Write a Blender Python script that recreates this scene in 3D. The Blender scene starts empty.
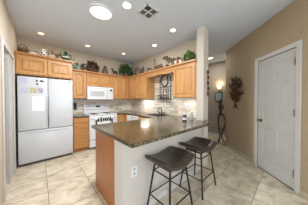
import bpy, bmesh, math, random
from mathutils import Vector, Matrix

random.seed(7)
PI = math.pi
scene = bpy.context.scene
COL = scene.collection

# ------------------------------------------------------------------ camera
CAM_H = 1.30
YAW = 47.534
cam_d = bpy.data.cameras.new('camera')
cam = bpy.data.objects.new('camera', cam_d)
COL.objects.link(cam)
cam_d.sensor_fit = 'HORIZONTAL'
cam_d.sensor_width = 36.0
cam_d.lens = 125.24 * 36.0 / 308.0
cam_d.clip_start = 0.02
cam.location = (0, 0, CAM_H)
cam.rotation_euler = (math.radians(90 - 0.7734), 0, math.radians(YAW - 90))
scene.camera = cam

# ------------------------------------------------------------------ world, light level, exposure
world = bpy.data.worlds.new('world')
scene.world = world
world.use_nodes = True
bgn = world.node_tree.nodes.get('Background')
bgn.inputs[0].default_value = (0.92, 0.97, 1.0, 1)
bgn.inputs[1].default_value = 2.6
P_SKYLIGHT = 40.0
P_CAN = 1.6
P_HALL = 9.0
scene.view_settings.view_transform = 'Standard'
scene.view_settings.look = 'None'
scene.view_settings.gamma = 1
scene.view_settings.use_curve_mapping = False
scene.view_settings.exposure = 0.55


# ------------------------------------------------------------------ materials
def lin(c):
    return tuple(((v / 255) / 12.92 if v / 255 <= 0.04045 else ((v / 255 + 0.055) / 1.055) ** 2.4) for v in c) + (1,)


class NT:
    def __init__(s, name):
        s.m = bpy.data.materials.new(name)
        s.m.use_nodes = True
        s.t = s.m.node_tree
        s.b = s.t.nodes['Principled BSDF']

    def n(s, typ, **kw):
        nd = s.t.nodes.new(typ)
        for k, v in kw.items():
            setattr(nd, k, v)
        return nd

    def l(s, a, b):
        s.t.links.new(a, b)


def ramp(nt, stops):
    r = nt.n('ShaderNodeValToRGB')
    e = r.color_ramp.elements
    while len(e) < len(stops):
        e.new(0.5)
    for i, (p, c) in enumerate(stops):
        e[i].position = p
        e[i].color = lin(c)
    return r


def coords(nt, scale=(1, 1, 1), loc=(0, 0, 0), swz=None, rot=None):
    """object-space coordinates; swz picks which axes become x, y of the texture"""
    g = nt.n('ShaderNodeNewGeometry')
    out = g.outputs['Position']
    if swz:
        sp = nt.n('ShaderNodeSeparateXYZ')
        cb = nt.n('ShaderNodeCombineXYZ')
        nt.l(out, sp.inputs[0])
        for i, a in enumerate(swz):
            nt.l(sp.outputs[a], cb.inputs[i])
        out = cb.outputs[0]
    mp = nt.n('ShaderNodeMapping')
    mp.inputs['Scale'].default_value = scale
    mp.inputs['Location'].default_value = loc
    if rot:
        mp.inputs['Rotation'].default_value = rot
    nt.l(out, mp.inputs[0])
    return mp.outputs[0]


def noise_mat(name, c1, c2, scale=8, rough=0.6, metallic=0.0, stretch=(1, 1, 1), detail=4, bump=0.0, spec=0.5, lo=0.35, hi=0.65, coat=0.0):
    nt = NT(name)
    v = coords(nt, stretch)
    nz = nt.n('ShaderNodeTexNoise')
    nz.inputs['Scale'].default_value = scale
    nz.inputs['Detail'].default_value = detail
    nt.l(v, nz.inputs['Vector'])
    r = ramp(nt, [(lo, c1), (hi, c2)])
    nt.l(nz.outputs['Fac'], r.inputs[0])
    nt.l(r.outputs[0], nt.b.inputs['Base Color'])
    nt.b.inputs['Roughness'].default_value = rough
    nt.b.inputs['Metallic'].default_value = metallic
    nt.b.inputs['Specular IOR Level'].default_value = spec
    nt.b.inputs['Coat Weight'].default_value = coat
    if bump:
        bp = nt.n('ShaderNodeBump')
        bp.inputs['Strength'].default_value = bump
        bp.inputs['Distance'].default_value = 0.004
        nt.l(nz.outputs['Fac'], bp.inputs['Height'])
        nt.l(bp.outputs[0], nt.b.inputs['Normal'])
    return nt.m


def near(c, d):
    return tuple(max(0, min(255, x + d)) for x in c)


def flat(name, c, rough=0.5, metallic=0.0, var=5, scale=6, spec=0.5, bump=0.0):
    return noise_mat(name, near(c, -var), near(c, var), scale, rough, metallic, bump=bump, spec=spec)


def emit_mat(name, c, strength):
    nt = NT(name)
    nt.b.inputs['Base Color'].default_value = (0.9, 0.9, 0.9, 1)
    nt.b.inputs['Emission Color'].default_value = lin(c)
    nt.b.inputs['Emission Strength'].default_value = strength
    return nt.m


def wood_mat(name, dark, mid, light, axis=2, rough=0.38):
    nt = NT(name)
    st = [9, 9, 9]
    st[axis] = 0.55
    v = coords(nt, tuple(st))
    nz = nt.n('ShaderNodeTexNoise')
    nz.inputs['Scale'].default_value = 5
    nz.inputs['Detail'].default_value = 6
    nz.inputs['Roughness'].default_value = 0.6
    nz.inputs['Distortion'].default_value = 0.6
    nt.l(v, nz.inputs['Vector'])
    r = ramp(nt, [(0.28, dark), (0.5, mid), (0.72, light)])
    nt.l(nz.outputs['Fac'], r.inputs[0])
    nt.l(r.outputs[0], nt.b.inputs['Base Color'])
    nt.b.inputs['Roughness'].default_value = rough
    bp = nt.n('ShaderNodeBump')
    bp.inputs['Strength'].default_value = 0.08
    bp.inputs['Distance'].default_value = 0.002
    nt.l(nz.outputs['Fac'], bp.inputs['Height'])
    nt.l(bp.outputs[0], nt.b.inputs['Normal'])
    return nt.m


def floor_mat():
    nt = NT('travertine_floor_tile')
    v = coords(nt, (1, 1, 1), (-0.08 + 0.505 * 20, -0.325 + 0.505 * 20, 0))
    bk = nt.n('ShaderNodeTexBrick')
    bk.offset = 0.0
    bk.inputs['Scale'].default_value = 1
    bk.inputs['Brick Width'].default_value = 0.505
    bk.inputs['Row Height'].default_value = 0.505
    bk.inputs['Mortar Size'].default_value = 0.0038
    bk.inputs['Mortar Smooth'].default_value = 0.3
    bk.inputs['Bias'].default_value = 0.0
    bk.inputs['Color1'].default_value = (0, 0, 0, 1)
    bk.inputs['Color2'].default_value = (1, 1, 1, 1)
    nt.l(v, bk.inputs['Vector'])
    # stone clouding, shifted from tile to tile
    sh = nt.n('ShaderNodeVectorMath', operation='SCALE')
    nt.l(bk.outputs['Color'], sh.inputs[0])
    sh.inputs['Scale'].default_value = 7.0
    ad = nt.n('ShaderNodeVectorMath', operation='ADD')
    nt.l(v, ad.inputs[0])
    nt.l(sh.outputs[0], ad.inputs[1])
    mp = nt.n('ShaderNodeMapping')
    mp.inputs['Scale'].default_value = (1.5, 2.1, 1)
    mp.inputs['Rotation'].default_value = (0, 0, 0.9)
    nt.l(ad.outputs[0], mp.inputs[0])
    nz = nt.n('ShaderNodeTexNoise')
    nz.inputs['Scale'].default_value = 3.2
    nz.inputs['Detail'].default_value = 8
    nz.inputs['Roughness'].default_value = 0.7
    nz.inputs['Distortion'].default_value = 0.5
    nt.l(mp.outputs[0], nz.inputs['Vector'])
    r = ramp(nt, [(0.30, FLOOR_D), (0.47, FLOOR_M), (0.66, FLOOR_L)])
    nt.l(nz.outputs['Fac'], r.inputs[0])
    mx = nt.n('ShaderNodeMix', data_type='RGBA')
    nt.l(bk.outputs['Fac'], mx.inputs[0])
    nt.l(r.outputs[0], mx.inputs[6])
    mx.inputs[7].default_value = lin(FLOOR_G)
    nt.l(mx.outputs[2], nt.b.inputs['Base Color'])
    nt.b.inputs['Roughness'].default_value = 0.34
    nt.b.inputs['Specular IOR Level'].default_value = 0.4
    bp = nt.n('ShaderNodeBump', invert=True)
    bp.inputs['Strength'].default_value = 0.4
    bp.inputs['Distance'].default_value = 0.002
    nt.l(bk.outputs['Fac'], bp.inputs['Height'])
    nt.l(bp.outputs[0], nt.b.inputs['Normal'])
    return nt.m


def splash_mat(name, swz):
    nt = NT(name)
    v = coords(nt, (1, 1, 1), (5.03, 0.0, 0), swz)
    bk = nt.n('ShaderNodeTexBrick')
    bk.offset = 0.5
    bk.inputs['Scale'].default_value = 1
    bk.inputs['Brick Width'].default_value = 0.26
    bk.inputs['Row Height'].default_value = 0.074
    bk.inputs['Mortar Size'].default_value = 0.003
    bk.inputs['Bias'].default_value = 0.0
    bk.inputs['Color1'].default_value = (0, 0, 0, 1)
    bk.inputs['Color2'].default_value = (1, 1, 1, 1)
    nt.l(v, bk.inputs['Vector'])
    nz = nt.n('ShaderNodeTexNoise')
    nz.inputs['Scale'].default_value = 9
    nz.inputs['Detail'].default_value = 6
    mp = nt.n('ShaderNodeMapping')
    mp.inputs['Scale'].default_value = (0.7, 2.5, 1)
    nt.l(v, mp.inputs[0])
    nt.l(mp.outputs[0], nz.inputs['Vector'])
    r1 = ramp(nt, [(0.0, (204, 194, 182)), (0.35, (242, 234, 222)), (0.65, (224, 218, 210)), (1.0, (252, 246, 236))])
    nt.l(bk.outputs['Color'], r1.inputs[0])
    r2 = ramp(nt, [(0.3, (205, 198, 188)), (0.7, (255, 252, 246))])
    nt.l(nz.outputs['Fac'], r2.inputs[0])
    ml = nt.n('ShaderNodeMix', data_type='RGBA', blend_type='MULTIPLY')
    ml.inputs[0].default_value = 0.75
    nt.l(r1.outputs[0], ml.inputs[6])
    nt.l(r2.outputs[0], ml.inputs[7])
    mx = nt.n('ShaderNodeMix', data_type='RGBA')
    nt.l(bk.outputs['Fac'], mx.inputs[0])
    nt.l(ml.outputs[2], mx.inputs[6])
    mx.inputs[7].default_value = lin((150, 140, 126))
    nt.l(mx.outputs[2], nt.b.inputs['Base Color'])
    nt.b.inputs['Roughness'].default_value = 0.3
    bp = nt.n('ShaderNodeBump', invert=True)
    bp.inputs['Strength'].default_value = 0.4
    bp.inputs['Distance'].default_value = 0.002
    nt.l(bk.outputs['Fac'], bp.inputs['Height'])
    nt.l(bp.outputs[0], nt.b.inputs['Normal'])
    return nt.m


def granite_mat():
    nt = NT('brown_granite')
    v = coords(nt)
    n1 = nt.n('ShaderNodeTexNoise')
    n1.inputs['Scale'].default_value = 48
    n1.inputs['Detail'].default_value = 5
    n1.inputs['Roughness'].default_value = 0.75
    nt.l(v, n1.inputs['Vector'])
    n2 = nt.n('ShaderNodeTexVoronoi')
    n2.inputs['Scale'].default_value = 120
    nt.l(v, n2.inputs['Vector'])
    r = ramp(nt, [(0.34, (24, 20, 14)), (0.47, (58, 49, 34)), (0.54, (94, 82, 58)), (0.64, (156, 140, 106))])
    nt.l(n1.outputs['Fac'], r.inputs[0])
    r2 = ramp(nt, [(0.0, (120, 112, 96)), (0.35, (255, 255, 255))])
    nt.l(n2.outputs['Distance'], r2.inputs[0])
    ml = nt.n('ShaderNodeMix', data_type='RGBA', blend_type='MULTIPLY')
    ml.inputs[0].default_value = 0.5
    nt.l(r.outputs[0], ml.inputs[6])
    nt.l(r2.outputs[0], ml.inputs[7])
    nt.l(ml.outputs[2], nt.b.inputs['Base Color'])
    nt.b.inputs['Roughness'].default_value = 0.17
    nt.b.inputs['Specular IOR Level'].default_value = 0.45
    nt.b.inputs['Coat Weight'].default_value = 0.1
    nt.b.inputs['Coat Roughness'].default_value = 0.06
    return nt.m


FLOOR_D, FLOOR_M, FLOOR_L, FLOOR_G = (150, 136, 114), (202, 188, 165), (226, 215, 197), (112, 100, 84)

M_floor = floor_mat()
M_ceil = flat('ceiling_paint', (216, 226, 240), 0.9, var=2, scale=40, bump=0.05)
M_wall = flat('beige_wall_paint', (196, 184, 165), 0.85, var=2, scale=30)
M_tan = flat('tan_wall_paint', (172, 153, 125), 0.85, var=2, scale=30)
M_hall = flat('taupe_wall_paint', (150, 140, 128), 0.85, var=2, scale=30)
M_col = flat('cream_column_paint', (202, 192, 180), 0.8, var=2, scale=30)
M_knee = flat('white_wall_paint', (198, 191, 184), 0.8, var=2, scale=30)
M_trim = flat('white_trim_paint', (200, 197, 193), 0.45, var=2)
M_base = flat('beige_baseboard_paint', (186, 172, 150), 0.5, var=2)
M_door = flat('white_door_paint', (196, 194, 190), 0.45, var=2)
M_shade_door = flat('shaded_door_paint', (150, 148, 145), 0.5, var=2)  # white closet leaf with the shade of its recess put into the colour
M_splash_y = splash_mat('stone_subway_tile', (0, 2, 1))
M_splash_x = splash_mat('stone_subway_tile_side', (1, 2, 0))
M_granite = granite_mat()
M_oak = wood_mat('honey_oak', (168, 114, 64), (199, 147, 90), (213, 164, 108))
M_oakx = wood_mat('honey_oak_along_x', (160, 106, 58), (186, 132, 78), (200, 148, 94), 0)
M_oaky = wood_mat('honey_oak_along_y', (176, 122, 74), (200, 147, 95), (213, 164, 113), 1)
M_panel = wood_mat('orange_oak_panel', (136, 76, 28), (158, 92, 38), (172, 106, 48), 2, 0.3)
M_white = flat('white_enamel', (208, 211, 216), 0.22, var=1)
M_white2 = flat('soft_white_plastic', (222, 224, 226), 0.35, var=1)
M_grey = flat('light_grey_plastic', (168, 170, 172), 0.4, var=2)
M_dgrey = flat('dark_grey_plastic', (62, 64, 66), 0.4, var=2)
M_black = flat('black_plastic', (22, 22, 24), 0.35, var=2)
M_glassdk = flat('dark_glass', (40, 42, 44), 0.08, var=2)
M_mwglass = flat('pale_screened_glass', (188, 192, 196), 0.18, var=2)
M_iron = noise_mat('dark_iron', (44, 36, 30), (78, 64, 52), 30, 0.5, 0.6)
M_stool = noise_mat('black_steel', (30, 24, 20), (44, 36, 30), 20, 0.45, 0.5)
M_seat = noise_mat('brown_leather', (46, 36, 29), (72, 58, 48), 25, 0.36, bump=0.15)
M_brass = flat('aged_brass', (150, 120, 70), 0.3, 0.9, 4)
M_nickel = flat('brushed_nickel', (190, 186, 178), 0.3, 0.9, 4)
M_bronze = flat('oil_rubbed_bronze', (60, 50, 44), 0.35, 0.7, 4)
M_steel = flat('stainless_steel', (170, 172, 174), 0.25, 0.9, 4)
M_wicker = noise_mat('brown_wicker', (58, 38, 24), (110, 76, 48), 60, 0.7, bump=0.4)
M_rust = noise_mat('rusty_brown_metal', (74, 44, 28), (120, 78, 50), 25, 0.5, 0.3)
M_leaf = noise_mat('green_leaf', (28, 58, 28), (66, 108, 52), 14, 0.5)
M_leaf2 = noise_mat('bright_green_leaf', (62, 96, 32), (112, 146, 62), 14, 0.5)
M_leafdk = noise_mat('dark_leaf', (34, 40, 26), (70, 72, 48), 14, 0.55)
M_terra = flat('terracotta', (150, 96, 66), 0.7, var=8)
M_cream = flat('cream_ceramic', (226, 218, 204), 0.25, var=4)
M_teal = noise_mat('teal_glaze', (40, 84, 82), (96, 138, 128), 12, 0.3)
M_greenpot = noise_mat('bottle_green_glaze', (14, 46, 36), (30, 78, 58), 9, 0.2)
M_brownc = noise_mat('brown_glaze', (84, 52, 34), (136, 92, 64), 16, 0.4)
M_redbr = noise_mat('dull_red_paint', (120, 62, 50), (156, 96, 80), 16, 0.5)
M_stone = noise_mat('grey_brown_stoneware', (74, 62, 52), (118, 102, 88), 18, 0.6)
M_paper = flat('white_paper', (244, 244, 244), 0.7, var=1)
M_lav = flat('lavender_paper', (196, 192, 214), 0.7, var=10, scale=60)
M_yel = noise_mat('yellow_photo_print', (236, 228, 180), (120, 116, 100), 60, 0.5)
M_purp = noise_mat('purple_photo_print', (214, 208, 224), (104, 96, 120), 80, 0.5)
M_blue = flat('pale_blue_art_print', (132, 150, 158), 0.5, var=22, scale=25)
M_soap = flat('blue_liquid_soap', (52, 64, 98), 0.15, var=4)
M_softblue = flat('clear_grey_plastic', (168, 176, 178), 0.12, var=4)
M_yellow = flat('dull_yellow_plastic', (188, 172, 96), 0.4, var=5)
M_label = flat('white_label', (228, 228, 230), 0.5, var=2)
M_glow = emit_mat('can_light_lens', (255, 244, 226), 3.5)
M_glow2 = emit_mat('warm_can_light_lens', (255, 226, 168), 1.3)
M_sky = emit_mat('sun_tunnel_lens', (250, 253, 255), 0.6)
M_lamp = emit_mat('lamp_shade_glow', (255, 222, 160), 2.6)
M_rust2 = noise_mat('brown_patina_metal', (62, 42, 28), (104, 78, 54), 25, 0.5, 0.3)
M_plate = flat('pale_grey_ceramic', (190, 188, 182), 0.3, var=6)
M_dry = noise_mat('dried_brown_petals', (46, 30, 20), (104, 72, 48), 18, 0.7)
M_pewter = noise_mat('grey_wrought_iron', (62, 56, 50), (98, 90, 82), 30, 0.5, 0.4)
M_app = flat('bright_white_enamel', (226, 228, 231), 0.22, var=1)
M_strip = emit_mat('strip_light_lens', (255, 246, 230), 1.0)
M_bluephone = flat('navy_plastic', (38, 46, 70), 0.3, var=3)


# ------------------------------------------------------------------ mesh builder
class MB:
    def __init__(s, xf=None):
        s.v, s.f, s.xf = [], [], xf

    def add(s, vs, fs, xf=None):
        o = len(s.v)
        for p in vs:
            p = Vector(p)
            if xf is not None:
                p = xf @ p if isinstance(xf, Matrix) else Vector(xf(p))
            if s.xf is not None:
                p = s.xf @ p if isinstance(s.xf, Matrix) else Vector(s.xf(p))
            s.v.append(p)
        s.f += [tuple(i + o for i in f) for f in fs]
        return s

    def box(s, x0, x1, y0, y1, z0, z1, xf=None):
        vs = [(x, y, z) for z in (z0, z1) for y in (y0, y1) for x in (x0, x1)]
        return s.add(vs, [(0, 2, 3, 1), (4, 5, 7, 6), (0, 1, 5, 4), (2, 6, 7, 3), (0, 4, 6, 2), (1, 3, 7, 5)], xf)

    def prism(s, pts, z0, z1, xf=None):
        n = len(pts)
        vs = [(p[0], p[1], z0) for p in pts] + [(p[0], p[1], z1) for p in pts]
        fs = [tuple(range(n))[::-1], tuple(range(n, 2 * n))] + [(i, (i + 1) % n, n + (i + 1) % n, n + i) for i in range(n)]
        return s.add(vs, fs, xf)

    def tube(s, pts, r, seg=8, closed=False, flat=1.0):
        pts = [Vector(p) for p in pts]
        n = len(pts)
        rs = r if isinstance(r, (list, tuple)) else [r] * n
        vs, fs = [], []
        ref = None
        for i, p in enumerate(pts):
            if closed:
                t = pts[(i + 1) % n] - pts[i - 1]
            else:
                t = pts[min(i + 1, n - 1)] - pts[max(i - 1, 0)]
            t.normalize()
            if ref is None:
                ref = Vector((0, 0, 1)) if abs(t.z) < 0.9 else Vector((1, 0, 0))
            a = ref - t * ref.dot(t)
            if a.length < 1e-5:
                a = t.orthogonal()
            a.normalize()
            ref = a
            b = t.cross(a)
            for k in range(seg):
                an = 2 * PI * k / seg
                vs.append(p + a * math.cos(an) * rs[i] * flat + b * math.sin(an) * rs[i])
        m = n if closed else n - 1
        for i in range(m):
            j = (i + 1) % n
            for k in range(seg):
                k2 = (k + 1) % seg
                fs.append((i * seg + k, i * seg + k2, j * seg + k2, j * seg + k))
        if not closed:
            fs.append(tuple(range(seg))[::-1])
            fs.append(tuple((n - 1) * seg + k for k in range(seg)))
        return s.add(vs, fs)

    def lathe(s, prof, c=(0, 0, 0), seg=20, sx=1.0, sy=1.0, xf=None):
        """prof: list of (r, z) from bottom to top; closed with caps"""
        vs, fs = [], []
        for r, z in prof:
            for k in range(seg):
                a = 2 * PI * k / seg
                vs.append((c[0] + r * sx * math.cos(a), c[1] + r * sy * math.sin(a), c[2] + z))
        n = len(prof)
        for i in range(n - 1):
            for k in range(seg):
                k2 = (k + 1) % seg
                fs.append((i * seg + k, i * seg + k2, (i + 1) * seg + k2, (i + 1) * seg + k))
        fs.append(tuple(range(seg))[::-1])
        fs.append(tuple((n - 1) * seg + k for k in range(seg)))
        return s.add(vs, fs, xf)

    def ball(s, c, rx, ry=None, rz=None, seg=12, ring=8, xf=None):
        ry = rx if ry is None else ry
        rz = rx if rz is None else rz
        prof = [(math.sin(PI * (i + 0.001) / ring) if 0 < i < ring else 0.02, -math.cos(PI * i / ring)) for i in range(ring + 1)]
        vs, fs = [], []
        for r, z in prof:
            for k in range(seg):
                a = 2 * PI * k / seg
                vs.append((c[0] + rx * r * math.cos(a), c[1] + ry * r * math.sin(a), c[2] + rz * z))
        for i in range(ring):
            for k in range(seg):
                k2 = (k + 1) % seg
                fs.append((i * seg + k, i * seg + k2, (i + 1) * seg + k2, (i + 1) * seg + k))
        fs.append(tuple(range(seg))[::-1])
        fs.append(tuple(ring * seg + k for k in range(seg)))
        return s.add(vs, fs, xf)

    def rings(s, u0, u1, z0, z1, steps, xf):
        """panelled slab: nested rectangles at (inset, depth); depth is along +second axis of xf input (u, d, z)"""
        vs, fs = [], []
        for ins, d in steps:
            vs += [(u0 + ins, d, z0 + ins), (u1 - ins, d, z0 + ins), (u1 - ins, d, z1 - ins), (u0 + ins, d, z1 - ins)]
        n = len(steps)
        for i in range(n - 1):
            for k in range(4):
                k2 = (k + 1) % 4
                fs.append((i * 4 + k, i * 4 + k2, i * 4 + 4 + k2, i * 4 + 4 + k))
        fs.append((3, 2, 1, 0))
        fs.append(tuple((n - 1) * 4 + k for k in range(4)))
        return s.add(vs, fs, xf)

    def leaf(s, c, d, up, L, W):
        """a small folded, thick leaf from c along d"""
        c, d, up = Vector(c), Vector(d).normalized(), Vector(up)
        sd = d.cross(up)
        if sd.length < 1e-4:
            sd = d.orthogonal()
        sd.normalize()
        nn = sd.cross(d)
        th = max(0.0015, W * 0.06)
        a = [c, c + d * L * .45 + sd * W / 2 + nn * W * .12, c + d * L - nn * L * .15, c + d * L * .45 - sd * W / 2 + nn * W * .12, c + d * L * .5]
        b = [p - nn * th for p in a]
        return s.add(a + b, [(0, 1, 4), (1, 2, 4), (2, 3, 4), (3, 0, 4), (6, 5, 9), (7, 6, 9), (8, 7, 9), (5, 8, 9), (0, 5, 6, 1), (1, 6, 7, 2), (2, 7, 8, 3), (3, 8, 5, 0)])

    def build(s, name, mat, parent=None, origin=None, bevel=0.0, smooth=True, ang=40):
        if parent is not None:
            root = parent
            while root.parent:
                root = root.parent
            off = Vector(root.location)
        else:
            off = Vector(origin) if origin else Vector((0, 0, 0))
        me = bpy.data.meshes.new(name)
        me.from_pydata([tuple(p - off) for p in s.v], [], s.f)
        bm = bmesh.new()
        bm.from_mesh(me)
        bmesh.ops.recalc_face_normals(bm, faces=bm.faces)
        bm.to_mesh(me)
        bm.free()
        if smooth:
            me.shade_smooth()
            me.set_sharp_from_angle(angle=math.radians(ang))
        me.materials.append(mat)
        o = bpy.data.objects.new(name, me)
        COL.objects.link(o)
        if parent is not None:
            o.parent = parent
        else:
            o.location = off
        if bevel:
            bv = o.modifiers.new('bevel', 'BEVEL')
            bv.width = bevel
            bv.segments = 2
            bv.limit_method = 'ANGLE'
        return o


def thing(name, label, cat, loc, group=None):
    o = bpy.data.objects.new(name, None)
    o.empty_display_size = 0.05
    COL.objects.link(o)
    o.location = loc
    o['label'] = label
    o['category'] = cat
    if group:
        o['group'] = group
    return o


def tag(o, label, cat, group=None):
    o['label'] = label
    o['category'] = cat
    if group:
        o['group'] = group
    return o


def struct(o, label=None, cat=None):
    o['kind'] = 'structure'
    if label:
        o['label'] = label
        o['category'] = cat or 'wall'
    return o


def copy_tree(o, label, loc, group=None):
    r = o.copy()
    COL.objects.link(r)
    r.location = loc
    r['label'] = label
    if group:
        r['group'] = group
    for ch in list(o.children):
        c = ch.copy()
        COL.objects.link(c)
        c.parent = r
        for g in ch.children:
            d = g.copy()
            COL.objects.link(d)
            d.parent = c
    return r


# face mappings: input (u, d, z) -> world, d pointing out of the face
def faceY(y):
    return lambda p: (p[0], y - p[1], p[2])


def faceX(x):
    return lambda p: (x - p[1], p[0], p[2])


AU = Vector((1, 1, 0)) / math.sqrt(2)
AN = Vector((1, -1, 0)) / math.sqrt(2)
RD = 1.934


def faceR(d0=0.0):
    def f(p):
        q = AU * p[0] + AN * (RD - d0 - p[1])
        return (q.x, q.y, p[2])
    return f


CEIL = 2.74
WX0, WY1, WX1 = -0.35, 4.22, 2.67

# ------------------------------------------------------------------ setting
struct(MB().box(-4.6, 5.4, -3.8, 4.4, -0.1, 0).build('floor', M_floor), 'beige stone tile floor laid square to the kitchen', 'floor')
struct(MB().box(-4.6, 5.4, -3.8, 4.4, CEIL, CEIL + 0.1).build('ceiling', M_ceil), 'flat grey white ceiling with recessed lights', 'ceiling')
struct(MB().box(-0.5, 5.1, WY1, WY1 + 0.12, 0, CEIL).build('wall_back', M_wall), 'beige wall behind the fridge and range', 'wall')
struct(MB().box(WX1, WX1 + 0.13, 1.40, WY1, 0, CEIL).build('wall_sink', M_wall), 'beige wall above and behind the sink', 'wall')
# stub column closing the sink wall
w = MB().prism([(2.345, 1.145), (2.55, 1.145), (2.55, 1.29), (2.80, 1.29), (2.80, 1.40), (2.67, 1.40), (2.67, 1.29), (2.345, 1.29)], 0, CEIL)
struct(w.build('wall_column', M_col), 'cream square column at the end of the sink wall', 'wall')
# left wall with the closet opening
LO0, LO1, LOT = 2.52, 3.39, 2.04
lw = MB()
lw.box(WX0 - 0.12, WX0, 1.5, LO0, 0, CEIL)
lw.box(WX0 - 0.12, WX0, LO1, WY1, 0, CEIL)
lw.box(WX0 - 0.12, WX0, LO0, LO1, LOT, CEIL)
struct(lw.build('wall_left', M_wall), 'beige wall left of the fridge with closet doorway', 'wall')
# right wall running 45 degrees to the kitchen
DS0, DS1, DTOP = 1.862, 2.555, 2.06
rw = MB(faceR())
rw.box(1.35, DS0 - 0.006, -0.12, 0, 0, CEIL)
rw.box(DS1 + 0.006, 3.755, -0.12, 0, 0, CEIL)
rw.box(DS0 - 0.006, DS1 + 0.006, -0.12, 0, DTOP + 0.006, CEIL)
struct(rw.build('wall_right', M_tan), 'tan angled wall with the white panelled door', 'wall')
struct(MB().box(4.9, 5.02, 0.9, WY1, 0, CEIL).build('wall_hall', M_hall), 'taupe wall at the far end of the hall', 'wall')
struct(MB().box(4.12, 4.9, 0.9, 1.02, 0, CEIL).build('hall_light_block', M_hall))  # unseen, added to stop outside light leaking into the hall
# knee wall under the bar
struct(MB().box(0.622, 2.343, 1.165, 1.345, 0, 0.874).build('wall_knee', M_knee), 'white knee wall under the granite bar', 'wall')
# the room behind the camera: unseen walls, wide window openings added to let daylight in
def window_wall(name, label, x0, x1, y0, y1, openings, along):
    m = MB()
    if along == 'x':
        bx = lambda a, b, c, d: m.box(a, b, y0, y1, c, d)
        a0, a1 = x0, x1
    else:
        bx = lambda a, b, c, d: m.box(x0, x1, a, b, c, d)
        a0, a1 = y0, y1
    cur = a0
    for a, b in openings:
        bx(cur, a, 0, CEIL)
        bx(a, b, 0, 0.12)
        bx(a, b, 2.45, CEIL)
        cur = b
        w_ = MB()
        for c in (a, (a + b) / 2 - 0.03, b - 0.06):
            (w_.box(c, c + 0.06, y0 + 0.03, y1 - 0.03, 0.12, 2.45) if along == 'x' else w_.box(x0 + 0.03, x1 - 0.03, c, c + 0.06, 0.12, 2.45))
        wins.append(w_)
    bx(cur, a1, 0, CEIL)
    return struct(m.build(name, M_wall), label, 'wall')


wins = []
window_wall('wall_rear', 'beige wall behind the camera with wide windows added for daylight', -4.6, 5.4, -3.8, -3.68, [(-4.3, -1.0), (-0.6, 2.0), (2.3, 5.1)], 'x')
window_wall('wall_dining', 'beige wall left behind the camera with a wide window added for daylight', -4.6, -4.48, -3.68, 1.6, [(-3.4, 1.2)], 'y')
window_wall('wall_living', 'beige wall right behind the camera with a wide window added for daylight', 5.28, 5.4, -3.68, 0.9, [(-3.4, 0.5)], 'y')
struct(MB().box(-4.48, WX0 - 0.12, 1.5, 1.62, 0, CEIL).build('wall_dining_side', M_wall))
for i, w_ in enumerate(wins):
    struct(w_.build('window_%d' % (i + 1), M_trim))  # frames of the added daylight openings, out of view
# baseboards
bb = MB(faceR())
bb.box(DS1 + 0.083, 3.755, 0, 0.014, 0, 0.085)
bb.box(1.35, DS0 - 0.078, 0, 0.014, 0, 0.085)
struct(bb.build('baseboard_right', M_base, bevel=0.004), 'low beige baseboard along the tan angled wall', 'baseboard')
struct(MB().box(0.615, 2.343, 1.151, 1.165, 0, 0.085).build('baseboard_knee', M_trim, bevel=0.004))
struct(MB().box(4.886, 4.9, 1.02, WY1, 0, 0.085).build('baseboard_hall', M_trim, bevel=0.004))
struct(MB().box(WX0, WX0 + 0.012, LO1 + 0.08, WY1, 0, 0.085).build('baseboard_left', M_trim))

# tile backsplash
bs = MB()
bs.box(0.60, WX1 - 0.001, WY1 - 0.012, WY1 - 0.001, 0.9, 1.36)
o = bs.build('trim_1', M_splash_y)
struct(o, 'grey beige stone tile backsplash behind the range', 'backsplash')
bs = MB()
bs.box(WX1 - 0.012, WX1 - 0.001, 1.292, WY1 - 0.013, 0.9, 1.36)
bs.box(WX1 - 0.012, WX1 - 0.001, 1.87, 2.875, 1.36, 2.07)
o = bs.build('trim_2', M_splash_x)
struct(o, 'grey beige stone tile backsplash over the sink', 'backsplash')

# ---- closet door, left
c = MB()
c.box(WX0, WX0 + 0.018, LO0 - 0.075, LO0, 0, LOT + 0.075)
c.box(WX0, WX0 + 0.018, LO1, LO1 + 0.075, 0, LOT + 0.075)
c.box(WX0, WX0 + 0.018, LO0, LO1, LOT, LOT + 0.075)
struct(c.build('trim_3', M_trim, bevel=0.005), 'white casing round the closet doorway at left', 'trim')
cd = thing('door_1', 'white folding closet door in the left wall', 'door', (WX0 - 0.03, 2.95, 0))
cd['kind'] = 'structure'
fl = lambda p: (WX0 - 0.085 + p[1], p[0], p[2])
st = [(0, 0), (0, .03), (.09, .03), (.1, .022), (.13, .028)]
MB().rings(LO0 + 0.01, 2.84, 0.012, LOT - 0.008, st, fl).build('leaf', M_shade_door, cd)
fl2 = lambda p: (WX0 - 0.030 + p[1], p[0], p[2])
MB().rings(2.965, LO1 - 0.004, 0.012, LOT - 0.008, st, fl2).build('leaf', M_door, cd)
MB().box(WX0 - 0.118, WX0 - 0.036, 2.852, 2.958, 0.012, LOT - 0.008).build('leaf_gap_shade', M_black, cd)  # black strip standing in for the shade between the two leaves
MB().box(WX0 - 0.027, WX0 - 0.015, 2.67, 2.69, 0.98, 1.06).build('catch', M_brass, cd)

# ---- right door: six raised panels
c = MB(faceR())
c.box(DS0 - 0.072, DS0 - 0.004, 0, 0.018, 0, DTOP + 0.072)
c.box(DS1 + 0.004, DS1 + 0.072, 0, 0.018, 0, DTOP + 0.072)
c.box(DS0 - 0.004, DS1 + 0.004, 0, 0.018, DTOP + 0.004, DTOP + 0.072)
struct(c.build('trim_4', M_trim, bevel=0.005), 'white casing round the panelled door at right', 'trim')
dr = thing('door_2', 'white six panel door with brass knob in tan wall', 'door', faceR(-0.02)((2.2, 0, 0)))
dr['kind'] = 'structure'
f0 = faceR(-0.05)
d = MB()
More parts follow.
